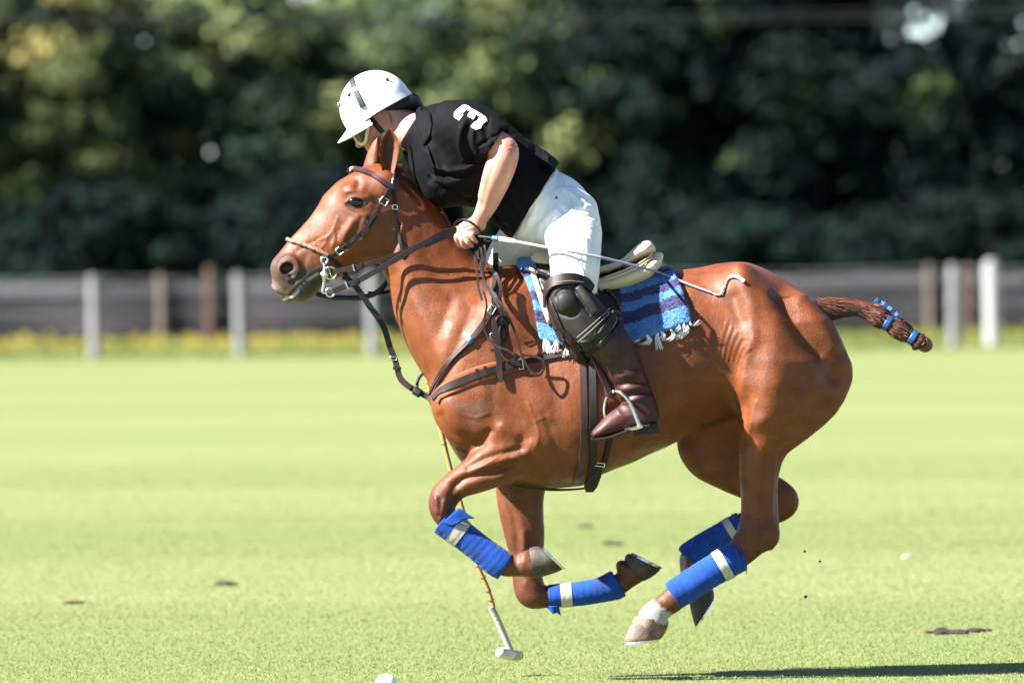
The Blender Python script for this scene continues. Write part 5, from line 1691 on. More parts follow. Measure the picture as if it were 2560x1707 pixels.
# reins
rn = empty('reins', 'two pairs of dark leather reins from the bit to the rider\'s left hand', 'reins')
rn.matrix_world = RM
ribbon('snaffle_rein', [(836, 679, -70), (858, 674, -76), (885, 669, -82), (920, 660, -88), (960, 648, -90), (1010, 630, -90), (1060, 606, -84), (1100, 586, -76), (1130, 574, -70)], 12.5, M['leather'], rn, lift=0, thick=6, smooth=0)
ribbon('curb_rein', [(833, 728, -68), (850, 721, -72), (876, 710, -80), (905, 697, -88), (960, 666, -100), (1000, 643, -104), (1040, 620, -102), (1085, 594, -94), (1112, 580, -84), (1140, 572, -74)], 14, M['leather'], rn, lift=0, thick=6, smooth=0)
ribbon('curb_rein', [(1062, 612, -96), (1090, 600, -92), (1115, 590, -84), (1140, 586, -76)], 15, M['navyleather'], rn, lift=0, thick=6, smooth=0)
for p, a, y in (((885, 669), -0.25, -87), ((906, 664), -0.3, -90)): keeper(p, a + 1.57, 8.5, rn, y=y, m=M['metal'] if p[0] == 885 else M['leather'], l=2)
for p, a, y in (((868, 713), -0.5, -84), ((893, 703), -0.5, -90)): keeper(p, a + 1.57, 9.5, rn, y=y, m=M['metal'] if p[0] == 868 else M['leather'], l=2 if p[0] == 868 else 5)
tube('far_rein', [(788, 734, 40), (820, 742, 44), (860, 745, 48), (905, 744, 50), (940, 732, 54), (962, 712, 58), (974, 690, 62), (990, 660, 70)], 7, M['navyleather'], rn, lift=0, smooth=0)
tube('far_rein', [(920, 733, 50), (950, 733, 56), (980, 728, 70)], 5, M['navyleather'], rn, lift=0, smooth=0)
# rein ends hanging from the hand
def hang(pts, w=7, m='leather', name='rein_end'):
    return ribbon(name, pts, w * 0.78, M[m], rn, lift=0, thick=4.5, smooth=0)
hang([(1188, 598, -72), (1194, 616, -84), (1196, 645, -96), (1205, 676, -118), (1222, 715, -148), (1244, 748, -166), (1264, 776, -176), (1280, 810, -180), (1293, 845, -184), (1303, 882, -190), (1318, 914, -196), (1340, 935, -200), (1355, 928, -200), (1360, 908, -198), (1350, 893, -196), (1328, 888, -192), (1300, 884, -188)], 8)
hang([(1192, 598, -78), (1202, 620, -90), (1206, 650, -104), (1204, 680, -124), (1220, 712, -146), (1242, 742, -164), (1256, 768, -174), (1262, 800, -178)], 8)
hang([(1184, 598, -68), (1190, 625, -84), (1190, 655, -100), (1196, 700, -132), (1210, 730, -150), (1217, 762, -160), (1212, 795, -160), (1212, 822, -162), (1222, 845, -166), (1244, 864, -172), (1266, 872, -178), (1284, 884, -182), (1286, 894, -182), (1270, 899, -180), (1256, 888, -176), (1248, 862, -172), (1247, 845, -172)], 7)
hang([(1196, 597, -74), (1212, 618, -92), (1212, 650, -110), (1208, 690, -136), (1222, 724, -152), (1248, 768, -174), (1256, 800, -182), (1252, 830, -180)], 8, 'darkleather')
hang([(1186, 640, -104), (1194, 690, -130), (1197, 720, -142), (1206, 750, -152)], 7, 'leather')
hang([(1216, 670, -120), (1238, 682, -120), (1252, 720, -140), (1246, 760, -164)], 12, 'leather')
ring('rein_loop', (1257, 802, -186), 17, 4.5, M['leather'], rn, ry=13, ang=0.2, tilt=0.5)
ring('rein_loop', (1259, 828, -188), 9, 5, M['darkleather'], rn, ry=23, ang=0.05, tilt=0.3)
buckle((1230, 772), (7, 10), 0.5, rn, y=-176)
# ================================================================== the rider
HY = 96.0      # the rider leans out over the far side
HCEN = np.array([950.0, 290.0]); HF_ = np.array([-0.858, 0.514]); HU_ = np.array([-0.514, -0.858])
def hp(f, u, y=0.0):
    p = HCEN + HF_ * f + HU_ * u
    return (p[0], p[1], y + HY)
def hang_(a): return math.atan2(HF_[1], HF_[0])
HANG = math.atan2(HF_[1], HF_[0])       # direction of the face in the picture plane

ARM = [(1150, 318, -112, 46, 44), (1195, 340, -140, 43, 42), (1232, 358, -160, 38, 38), (1262, 374, -174, 32, 34), (1262, 392, -174, 35, 36), (1250, 430, -162, 35, 33), (1236, 470, -140, 31, 29), (1217, 515, -110, 25, 22), (1200, 546, -88, 20, 17), (1194, 560, -80, 20.5, 16)]
def b_body(f):
    # torso and legs, a little inside the clothes
    f.chain([(1090, 358, 18, 52, 62), (1135, 372, 0, 80, 104), (1200, 400, 0, 94, 112), (1280, 450, 0, 84, 104), (1350, 505, 0, 80, 108), (1410, 548, 0, 76, 108)], k=20, step=6)
    f.chain([(1425, 555, -80, 58, 56), (1434, 640, -180, 50, 48), (1432, 730, -224, 42, 40), (1498, 835, -228, 36, 34), (1562, 925, -226, 30, 28), (1597, 1010, -224, 26, 24)], k=16, step=6)
    f.chain([(1350, 575, 88, 56, 54), (1290, 640, 170, 48, 46), (1262, 730, 226, 40, 38), (1310, 850, 232, 34, 32), (1370, 960, 226, 26, 25)], k=16, step=6)
    # neck
    f.chain([(985, 312, 92, 50, 47), (1012, 322, 78, 49, 47), (1040, 332, 58, 50, 48), (1056, 339, 48, 46, 42)], k=12)
    # skull and face
    f.ell((HCEN[0] - 4, HCEN[1] - 6, HY), (76, 70, 54), HANG, k=10)
    f.ell(hp(28, -32), (46, 56, 46), HANG, k=16)
    f.ell(hp(34, -70), (34, 28, 34), HANG, k=18)
    f.ell(hp(48, -86), (17, 13, 20), HANG, k=10)           # chin
    f.chain([hp(66, -6) + (6, 8), hp(76, -22) + (7, 8), hp(83, -33) + (9, 10)], k=8, step=2)   # nose
    f.ell(hp(74, -37, -8), (7, 5, 6), HANG, k=4); f.ell(hp(74, -37, 8), (7, 5, 6), HANG, k=4)
    f.chain([hp(66, -56, -14) + (4, 4), hp(69, -56, 0) + (5, 4), hp(66, -56, 14) + (4, 4)], k=4, step=2)      # lips
    f.chain([hp(63, -65, -12) + (5, 4), hp(66, -65, 0) + (5, 4), hp(63, -65, 12) + (5, 4)], k=4, step=2)
    f.chain([hp(63, 2, -34) + (6, 7), hp(70, 3, -12) + (6, 7), hp(70, 3, 12) + (6, 7), hp(63, 2, 34) + (6, 7)], k=10, step=3)   # brow
    for s_ in (-1, 1):
        f.ell(hp(66, -12, s_ * 22), (9, 9, 12), HANG, k=6, mode='c')
        f.ell(hp(64, -12, s_ * 21), (8, 8, 9), HANG, k=2)
        f.ell(hp(50, -30, s_ * 34), (18, 16, 12), HANG, k=10)      # cheekbone
        # ear
        f.ell(hp(-10, -14, s_ * 52), (12, 20, 7), HANG + 0.25, k=4, yaw=0.3 * s_)
        f.ell(hp(-7, -14, s_ * 59), (6, 12, 5), HANG + 0.25, k=3, mode='c')
        f.ell(hp(-12, -34, s_ * 52), (6, 7, 5), HANG, k=4)
    # sterno-mastoid cords
    f.chain([(968, 322, 52, 9, 8), (1000, 342, 42, 9, 9), (1022, 354, 36, 9, 9)], k=12)
    # left arm and the hand on the reins
    f.chain(ARM, k=10)
    f.ell((1270, 366, -180), (15, 13, 13), 0.6, k=14)      # elbow
    f.chain([(1240, 412, -170, 22, 20), (1226, 450, -156, 20, 18), (1212, 490, -132, 14, 12)], k=14)
    f.chain([(1196, 558, -80, 20, 15), (1184, 566, -78, 23, 15), (1170, 572, -77, 22, 14), (1156, 577, -74, 17, 12)], k=6, step=2)
    f.ell((1206, 566, -84), (8, 8, 8), 0, k=8)
    for pts in ([(1152, 572, -66), (1141, 576, -66), (1140, 594, -76), (1148, 612, -68), (1160, 612, -52), (1168, 604, -46)],
                [(1163, 578, -76), (1153, 585, -78), (1155, 601, -86), (1162, 616, -76), (1174, 613, -58), (1180, 605, -52)],
                [(1174, 580, -82), (1166, 590, -86), (1170, 604, -92), (1178, 613, -80), (1186, 607, -62), (1190, 600, -56)],
                [(1184, 578, -84), (1179, 589, -90), (1185, 599, -93), (1192, 604, -80), (1196, 598, -66), (1197, 593, -60)]):
        rad = 7.4 if pts[0][0] < 1180 else 6.4
        f.chain([p + (rad * (1.05 - 0.05 * i), rad * (1.05 - 0.05 * i)) for i, p in enumerate(pts)], k=3.0, step=2)
    for c_ in ((1142, 574, -70), (1153, 584, -83), (1166, 589, -91), (1179, 588, -95)):
        f.ell(c_, (7.5, 7, 6), 0, k=6)
    f.chain([(1186, 566, -62, 12, 11), (1170, 562, -50, 9, 9), (1154, 566, -44, 8, 8), (1142, 574, -44, 7, 7)], k=5, step=2)   # thumb
    # right arm reaching down the far side to the mallet
    f.chain([(1080, 388, 112, 46, 44), (1102, 470, 165, 42, 40), (1112, 575, 205, 36, 35), (1100, 640, 214, 34, 32), (1070, 720, 212, 28, 25), (1044, 778, 206, 21, 18), (1036, 796, 204, 21, 17)], k=10)
    f.chain([(1036, 796, 204, 20, 15), (1028, 816, 202, 21, 14), (1022, 830, 200, 16, 12)], k=6, step=2)
    for i_, (x0_, z0_) in enumerate(((1017, 812), (1016, 824), (1018, 836), (1022, 847))):
        f.chain([(x0_ + 14, z0_ + 2, 196, 7, 7), (x0_, z0_ + 2, 190, 7, 7), (x0_ - 4, z0_ + 4, 204, 7, 7), (x0_ + 2, z0_ + 5, 218, 6.5, 6.5), (x0_ + 14, z0_ + 5, 220, 6, 6)], k=3, step=2)
    f.chain([(1044, 806, 196, 10, 10), (1036, 820, 186, 8, 8), (1020, 826, 182, 7, 7)], k=5, step=2)
    # feet
    f.chain([(1585, 1010, -222, 26, 24), (1572, 1045, -228, 26, 22), (1520, 1070, -232, 20, 22)], k=10, step=4)
    f.chain([(1370, 960, 226, 26, 24), (1360, 1000, 230, 26, 22), (1310, 1025, 234, 20, 22)], k=10, step=4)

def grade(lo, hi, bands):
    """coordinates with fine steps inside bands (a, b, step), coarse elsewhere"""
    out = [lo]; 
    while out[-1] < hi:
        st = 6.0
        for a, b, s_ in bands:
            if a <= out[-1] < b: st = s_
        out.append(out[-1] + st)
    return np.array(out)
bf_ = Field(grade(850, 1660, [(860, 1010, 2.6), (1010, 1125, 4), (1125, 1290, 2.4)]), grade(-272, 282, [(-110, -40, 2.6), (-272, -110, 4), (20, 170, 3.0)]), grade(195, 1110, [(230, 540, 3), (540, 625, 2.4), (780, 860, 3.5)]))
b_body(bf_)
PVs, PQs = bf_.mesh(1)
del bf_
PVs = sculpt(PVs, PQs, [([(1232, 420), (1216, 470), (1202, 520)], 6, -1.5), ([(1215, 400), (1208, 450)], 7, 1.5), ([(1000, 315), (1030, 345), (1056, 375)], 5, -2.5), ([(985, 330), (1015, 360)], 5, 2), ([(1020, 300), (1030, 345)], 3, 1.2), ([(1030, 300), (1038, 345)], 3, -1),
    ([(1146, 568), (1180, 560)], 3, 1.0), ([(1156, 580), (1184, 566)], 3, 1.0), ([(1150, 576), (1184, 563)], 3, -1.0), ([(1172, 584), (1195, 572)], 3, -1.2)], )
SKIN = lin(234, 165, 150)
pc = np.tile(np.array(SKIN[:3]), (len(PVs), 1)) * (1 + 0.05 * vnoise(PVs, 30, 12))[:, None]
nearm = (PVs[:, 1] < 130).astype(float)
paint(pc, PVs, lin(212, 128, 108), [(1000, 345), (1040, 350)], 48, 0.55, cond=nearm)
paint(pc, PVs, lin(214, 118, 104), [(1278, 370)], 22, 0.6)
paint(pc, PVs, lin(204, 120, 96), [hp(-8, -16)[:2]], 22, 0.6)
paint(pc, PVs, lin(206, 128, 100), [hp(60, -40)[:2], hp(45, -50)[:2]], 26, 0.5)
paint(pc, PVs, lin(216, 142, 122), [(1142, 578), (1154, 588), (1168, 594), (1180, 592)], 8, 0.7)
person = mesh_np('person', tofr(PVs), PQs, M['skin'], cols=np.clip(pc * KA * 1.55, 0, 0.8))
frame_obj(person)
tag(person, 'person in white helmet, black shirt numbered 3 and white breeches leaning over the pony', 'person')

# ---- shirt
def b_shirt(f):
    f.prof((1075, 330), (1345, 500),
           [(1040, 274), (1064, 266), (1090, 258), (1122, 251), (1155, 248), (1186, 250), (1212, 265), (1248, 287), (1306, 340), (1350, 370), (1385, 392), (1410, 420)],
           [(1020, 380), (1035, 452), (1062, 500), (1100, 522), (1157, 514), (1190, 520), (1227, 552), (1250, 574), (1268, 590)],
           [(-60, 66), (-25, 108), (20, 140), (80, 148), (160, 138), (240, 128), (318, 127)],
           yc=[(-60, 52), (-20, 40), (60, 14), (160, 2), (318, 0)], k=0, sig=8, cap=(-48, 314))
    f.chain([(1120, 318, -92, 66, 56), (1160, 318, -118, 64, 56), (1200, 336, -142, 59, 53), (1232, 352, -158, 52, 50), (1248, 362, -164, 50, 48), (1262, 370, -168, 49, 48)], k=26, planes=[(1242, 368, -163, 0.82, 0.52, -0.22)])
    f.chain([(1070, 372, 84, 64, 56), (1082, 412, 130, 58, 52), (1098, 470, 166, 52, 48), (1108, 530, 190, 50, 46), (1112, 580, 202, 49, 46)], k=26, planes=[(1112, 566, 200, 0.0, 1.0, 0.2)])
    # neck opening, then hollow for the neck
    f.chain([(985, 316, 92, 55, 52), (1020, 326, 72, 55, 52), (1042, 334, 57, 56, 53), (1058, 341, 46, 55, 53)], k=4, mode='c')
    # open hem
    f.chain([(1330, 500, 0, 92, 115), (1370, 528, 0, 94, 117)], k=6, step=5, mode='c')
    # open sleeve
    f.chain([(1236, 358, -160, 43, 42), (1275, 378, -174, 43, 42)], k=4, mode='c')
folds = [
    ([(1092, 420), (1120, 428), (1160, 424), (1186, 414)], 7, 7.5), ([(1088, 432), (1125, 442), (1165, 438), (1188, 424)], 6, -7.5), ([(1084, 444), (1120, 452), (1150, 450)], 6, 7.5),
    ([(1075, 446), (1110, 470), (1160, 482)], 7, -6), ([(1096, 448), (1130, 462), (1164, 484)], 7, 9), ([(1112, 470), (1150, 492), (1180, 500)], 8, -6),
    ([(1078, 462), (1110, 490), (1140, 505)], 7, 6), ([(1080, 350), (1100, 400), (1110, 430)], 9, -6), ([(1068, 380), (1086, 420), (1092, 450)], 6, 4.5),
    ([(1176, 310), (1166, 350), (1180, 400)], 7, -6), ([(1160, 312), (1150, 352), (1160, 400)], 7, 6), ([(1186, 322), (1184, 360), (1196, 384)], 6, 6), ([(1192, 300), (1212, 330), (1216, 360)], 7, -4.5),
    ([(1222, 300), (1216, 330), (1232, 350)], 6, -6), ([(1205, 372), (1240, 350), (1268, 342)], 4, 3.75), ([(1200, 366), (1236, 343), (1262, 336)], 4, -4.5),
    ([(1240, 290), (1300, 340), (1370, 392)], 9, 6), ([(1260, 330), (1320, 380), (1360, 420)], 10, -7.5), ([(1290, 345), (1330, 375), (1372, 400)], 7, 7.5), ([(1330, 370), (1350, 400), (1368, 428)], 7, -9), ([(1360, 385), (1372, 410), (1380, 426)], 7, 7.5),
    ([(1290, 400), (1320, 450), (1340, 480)], 12, 6), ([(1260, 420), (1290, 480), (1310, 515)], 12, -7.5),
    ([(1230, 500), (1260, 530), (1278, 558)], 8, 7.5), ([(1212, 515), (1240, 545), (1262, 570)], 7, -7.5), ([(1250, 495), (1275, 520), (1292, 540)], 7, -6), ([(1232, 560), (1252, 556), (1276, 548)], 6, 6),
]
shv = Field(np.arange(1000, 1430, 3.2), np.arange(-270, 272, 3.6), np.arange(232, 600, 3.2))
b_shirt(shv)
SHV, SHQ = shv.mesh(3); del shv
SHV = SHV + (-normals(SHV, SHQ)) * (0.9 * vnoise(SHV, 42, 31))[:, None]
SHV = sculpt(SHV, SHQ, folds)
shirt = mesh_np('shirt', tofr(SHV), SHQ, M['shirt'], person)
SHB = bvh_of(SHV, SHQ)
PB = bvh_of(PVs, PQs)
# collar, placket, cuff
def csheet(name, poly, yv, thick=4, m='shirt', parent=person, **kw):
    ys = {}
    P = np.array([(p[0], p[1]) for p in poly]); Y = np.array([p[2] for p in poly])
    def yf(x, z):
        d = np.hypot(P[:, 0] - x, P[:, 1] - z) + 1.0
        w = 1 / d ** 2
        return float((w * Y).sum() / w.sum())
    return sheet(name, [(p[0], p[1]) for p in poly], None, 0, thick, M[m], parent, yfun=yf, rings=5, sub=4)[0]
sheet('collar', [(1037, 270), (1062, 265), (1076, 284), (1081, 312), (1076, 342), (1060, 368), (1051, 342), (1043, 316), (1038, 292)], [SHB, PB], 5, 5, M['shirt'], person, rings=6, sub=5)
csheet('collar', [(1017, 370, 92), (1028, 380, 74), (1038, 398, 50), (1030, 416, 44), (1022, 412, 64), (1017, 396, 84)], 0)
csheet('collar', [(1026, 418, 40), (1044, 407, 26), (1062, 418, 2), (1076, 428, -14), (1068, 436, -10), (1046, 432, 14), (1030, 430, 34)], 0, m='shirt')
ribbon('sleeve_cuff', [(1203, 390), (1220, 372), (1246, 354), (1270, 344)], 13, M['shirt'], person, [SHB], lift=2, thick=4)
sheet('placket', [(1062, 366), (1068, 400), (1078, 432), (1090, 440), (1088, 420), (1078, 390), (1070, 364)], [SHB], 2, 4, M['shirt'], person, rings=4)
# printed 3 on the sleeve
def glyph3():
    Z = [(270, 540), (270, 720), (460, 850), (620, 630), (575, 580), (720, 440), (865, 490), (775, 680), (1000, 815), (1110, 620), (1255, 700), (1165, 900), (1095, 880), (930, 1085), (1090, 1220), (1300, 1150), (1390, 960), (1480, 890), (1545, 900), (1540, 810), (1470, 720), (1300, 600), (1100, 480), (900, 370), (810, 290), (680, 250), (580, 260), (440, 370)]
    P0 = [(1120 + x / 15.68, 250 + z / 15.68) for x, z in Z]
    for name, grow, lift, m in (('number_outline', 1.3, 1.2, M['red']), ('number', 0.0, 2.0, M['white'])):
        c = np.mean(P0, 0)
        P = []
        n = len(P0)
        for i, p in enumerate(P0):
            a = np.array(P0[i - 1]); b = np.array(P0[(i + 1) % n]); t = b - a; t /= np.linalg.norm(t)
            P.append(np.array(p) + np.array([-t[1], t[0]]) * -grow * GSIGN)
        bm = bmesh.new()
        vs = [bm.verts.new((p[0], p[1], 0)) for p in P]
        for tri in tessellate_polygon([[Vector((p[0], p[1], 0)) for p in P]]):
            try: bm.faces.new([vs[i] for i in tri])
            except ValueError: pass
        bmesh.ops.subdivide_edges(bm, edges=bm.edges[:], cuts=3, use_grid_fill=True)
        V = []
        for v in bm.verts:
            h = cast([SHB], v.co.x, v.co.y)
            y = h[0] if h else -150
            n_ = np.array(h[1]) if h else np.array([0, -1, 0])
            V.append(np.array([v.co.x, y, v.co.y]) + n_ * lift)
        bm.verts.index_update()
        F = [tuple(v.index for v in f.verts) for f in bm.faces]
        bm.free()
        mesh_np(name, tofr(np.array(V)), F, m, person)
GSIGN = 1
M['red'] = mat('red_print', lin(170, 60, 70), 0.7)
glyph3()

# ---- breeches
def b_breeches(f):
    f.chain([(1340, 500, 0, 88, 112), (1385, 528, 0, 93, 124), (1418, 556, 0, 84, 124), (1425, 572, 0, 74, 114)], k=10, step=5)
    f.chain([(1412, 540, -62, 84, 72), (1430, 580, -112, 74, 68), (1436, 620, -158, 66, 63), (1436, 660, -194, 62, 60), (1435, 700, -216, 58, 54), (1436, 730, -226, 52, 47), (1440, 752, -230, 46, 44)], k=22, step=4)
    f.chain([(1350, 560, 62, 80, 72), (1308, 606, 130, 68, 64), (1272, 652, 190, 60, 58), (1254, 700, 222, 54, 52), (1258, 750, 236, 46, 44), (1272, 780, 238, 42, 40)], k=22, step=4)
    f.ell((1310, 565, 0), (52, 34, 60), 0.9, k=20)
bfolds = [([(1405, 470), (1440, 495), (1462, 520)], 6, 4), ([(1450, 500), (1480, 520), (1500, 550)], 4, 4.8), ([(1440, 525), (1475, 530), (1500, 560)], 4, -4.8), ([(1400, 520), (1440, 540), (1490, 545)], 5, -4), ([(1420, 528), (1460, 535), (1490, 556)], 5, 4.8),
    ([(1370, 450), (1345, 500), (1330, 545)], 5, 2), ([(1395, 440), (1372, 500), (1352, 550)], 5, -2), ([(1405, 530), (1370, 570), (1360, 620), (1362, 660)], 8, -7), ([(1392, 520), (1352, 560), (1345, 600)], 7, 3), ([(1325, 545), (1310, 580), (1295, 600)], 6, 4), ([(1340, 555), (1325, 585), (1318, 610)], 5, -4), ([(1300, 540), (1290, 570), (1275, 585)], 6, -3), ([(1312, 550), (1300, 575), (1290, 595)], 5, 3),
    ([(1475, 690), (1485, 700), (1490, 725)], 4, 3), ([(1468, 680), (1480, 690), (1494, 694)], 4, -3), ([(1460, 600), (1462, 650), (1458, 690)], 9, 2), ([(1386, 620), (1382, 660), (1384, 690)], 6, 2), ([(1500, 590), (1490, 640), (1484, 690)], 5, -2)]
brf = Field(np.arange(1195, 1520, 3.4), np.arange(-292, 300, 3.8), np.arange(400, 810, 3.4))
b_breeches(brf)
BRV, BRQ = brf.mesh(2); del brf
BRV = BRV + (-normals(BRV, BRQ)) * (0.7 * vnoise(BRV, 60, 33))[:, None]
BRV = sculpt(BRV, BRQ, bfolds)
breeches = mesh_np('breeches', tofr(BRV), BRQ, M['breeches'], person)
BRB = bvh_of(BRV, BRQ)
ribbon('waistband', [(1388, 426), (1372, 450), (1352, 480), (1330, 508), (1306, 534), (1290, 552)], 15, M['breeches'], person, [BRB], lift=2, thick=4)
tube('seam', [(1408, 448), (1420, 490), (1432, 540), (1446, 600), (1452, 660), (1458, 690)], 1.4, M['breeches'], person, [BRB], lift=0.6)
tube('seam', [(1404, 470), (1440, 476), (1464, 490)], 1.3, M['breeches'], person, [BRB], lift=0.6)
uv_ball('button', (1390, 495, (cast([BRB], 1390, 495) or (-120,))[0] - 1), (3.2, 3.2, 2), M['blackleather'], person, seg=10)
uv_ball('button', (1310, 543, (cast([BRB], 1310, 543) or (-90,))[0] - 1), (2.8, 2.8, 2), M['blackleather'], person, seg=10)
csheet('trouser_cuff', [(1470, 676, -236), (1497, 640, -206), (1497, 680, -214), (1492, 712, -216), (1491, 734, -218), (1482, 724, -232), (1474, 702, -240)], 0, m='breeches')

# ---- boots
def b_boot(f):
    f.chain([(1436, 752, -236, 50, 44), (1468, 800, -240, 55, 46), (1500, 832, -240, 54, 47), (1528, 868, -239, 51, 45), (1555, 912, -237, 46, 41), (1577, 954, -235, 40, 38), (1591, 990, -233, 40, 37), (1599, 1020, -232, 42, 36), (1603, 1044, -232, 38, 33)], k=10, step=4)
    f.chain([(1600, 1040, -232, 34, 32), (1570, 1040, -235, 36, 31), (1536, 1054, -238, 30, 32), (1506, 1070, -240, 20, 30), (1488, 1080, -240, 12, 22)], k=16, step=3)
    f.ell((1618, 1040, -232), (24, 32, 30), 0.2, k=14)
boot_folds = [([(1544, 958), (1570, 950), (1600, 952)], 8, -5), ([(1550, 970), (1578, 966), (1606, 962)], 7, 3.5), ([(1562, 990), (1592, 978), (1620, 974)], 7, -5), ([(1560, 1002), (1592, 992), (1620, 986)], 7, 3), ([(1540, 940), (1566, 934), (1594, 930)], 9, 3), ([(1530, 930), (1524, 904)], 7, 2), ([(1540, 1020), (1556, 1036), (1580, 1032)], 4, 1.2)]
def boot(y_sign, dx, dz, strokes_):
    f = Field(np.arange(1360, 1665, 3.2), np.arange(-300, -170, 3.2), np.arange(690, 1110, 3.2))
    b_boot(f)
    V, Q = f.mesh(1)
    if strokes_: V = sculpt(V, Q, strokes_)
    return V, Q
BTV, BTQ = boot(1, 0, 0, boot_folds)
nb = mesh_np('boot', tofr(BTV), BTQ, M['bootleather'], person)
nb['label'] = 'near dark oxblood leather riding boot in the stirrup'
BTB = bvh_of(BTV, BTQ)
def strip_poly(name, poly, y0, y1, m, parent):
    n = len(poly)
    V = [(p[0], y0, p[1]) for p in poly] + [(p[0], y1, p[1]) for p in poly]
    F = [tuple(range(n)), tuple(range(2 * n - 1, n - 1, -1))] + [(i, n + i, n + (i + 1) % n, (i + 1) % n) for i in range(n)]
    o = mesh_np(name, tofr(np.array(V, float)), F, m, parent, smooth=False)
    md = o.modifiers.new('bevel', 'BEVEL'); md.width = 0.003; md.segments = 2
    return o
strip_poly('sole', [(1475, 1088), (1490, 1090), (1520, 1085), (1556, 1072), (1586, 1060), (1640, 1052), (1642, 1060), (1588, 1068), (1560, 1079), (1522, 1092), (1490, 1097), (1476, 1095)], -268, -208, M['leather'], nb)
strip_poly('heel', [(1586, 1062), (1641, 1053), (1646, 1076), (1582, 1084)], -262, -206, M['blackleather'], nb)
fb = bpy.data.objects.new('boot', nb.data); link(fb, person)
fb.matrix_local = Matrix.Translation(((1330 - 1478) / S, 0, (760 - 800) / S)) @ Matrix.Scale(-1, 4, (0, 1, 0))
for ch in ('sole', 'heel'):
    src = [c for c in nb.children if c.name.startswith(ch)][0]
    q = src.copy(); C.objects.link(q); q.parent = fb
# knee guard
def b_guard(f):
    f.chain([(1416, 700, -232, 50, 48), (1420, 735, -240, 56, 52), (1436, 775, -246, 63, 54), (1466, 815, -248, 62, 54), (1500, 850, -246, 56, 50)], k=8, step=4, planes=[(1494, 838, -246, 0.60, 0.74, 0.0), (1416, 690, -230, 0, -1, 0.05)])
    f.chain([(1412, 752, -288, 30, 10), (1416, 757, -293, 29, 11)], k=4, step=2)
    f.ell((1415, 755, -290), (30, 30, 19), 0, k=4)
    f.chain([(1444, 722, -286, 14, 9), (1466, 748, -294, 15, 10), (1486, 776, -296, 14, 9)], k=3, step=2)
gf = Field(np.arange(1340, 1560, 2.6), np.arange(-322, -170, 2.8), np.arange(660, 905, 2.6))
b_guard(gf)
GV, GQ = gf.mesh(1); del gf
GV = sculpt(GV, GQ, [([(1388, 740), (1400, 782), (1436, 786), (1446, 755), (1430, 724), (1400, 725), (1388, 740)], 4, -4, 0), ([(1430, 716), (1448, 752), (1472, 784)], 3, -3), ([(1458, 712), (1482, 746), (1502, 776)], 3, -3)])
guard = mesh_np('knee_guard', tofr(GV), GQ, M['blackleather'], person)
GB = bvh_of(GV, GQ)
ribbon('guard_strap', [(1366, 768), (1368, 730), (1382, 706), (1406, 698), (1436, 698), (1462, 706), (1476, 720)], 29, M['leather'], guard, [GB, BRB], lift=5, thick=7, wf=lambda u: 0.75 + 0.35 * math.sin(math.pi * u))
ribbon('guard_strap', [(1532, 778), (1526, 800), (1506, 826), (1480, 850), (1458, 862)], 34, M['blackleather'], guard, [GB, BTB], lift=5, thick=7, wf=lambda u: 0.6 + 0.6 * u)
ribbon('guard_strap', [(1534, 780), (1544, 800), (1536, 824), (1514, 846), (1490, 866), (1470, 880)], 12, M['darkleather'], guard, [GB, BTB], lift=8, thick=7)
for pts in ([(1443, 838), (1478, 808), (1516, 774)], [(1446, 848), (1480, 818), (1518, 782)], [(1468, 876), (1500, 850), (1530, 812), (1534, 786)], [(1386, 686), (1410, 680), (1440, 684)], [(1390, 708), (1420, 704), (1452, 708)], [(1476, 718), (1494, 740), (1514, 756)]):
    tube('stitching', pts, 1.1, M['offwhite2'], guard, [GB, BTB], lift=9 if pts[0][0] < 1480 and pts[0][1] > 700 else 8.5)
boot_top, _ = sheet('boot_top', [(1362, 724), (1372, 740), (1376, 780), (1392, 806), (1420, 832), (1452, 868), (1478, 890), (1470, 908), (1444, 906), (1420, 880), (1398, 846), (1378, 806), (1366, 770), (1358, 742)], [GB, BTB, FB], -2, 8, M['leather'], nb, rings=4)

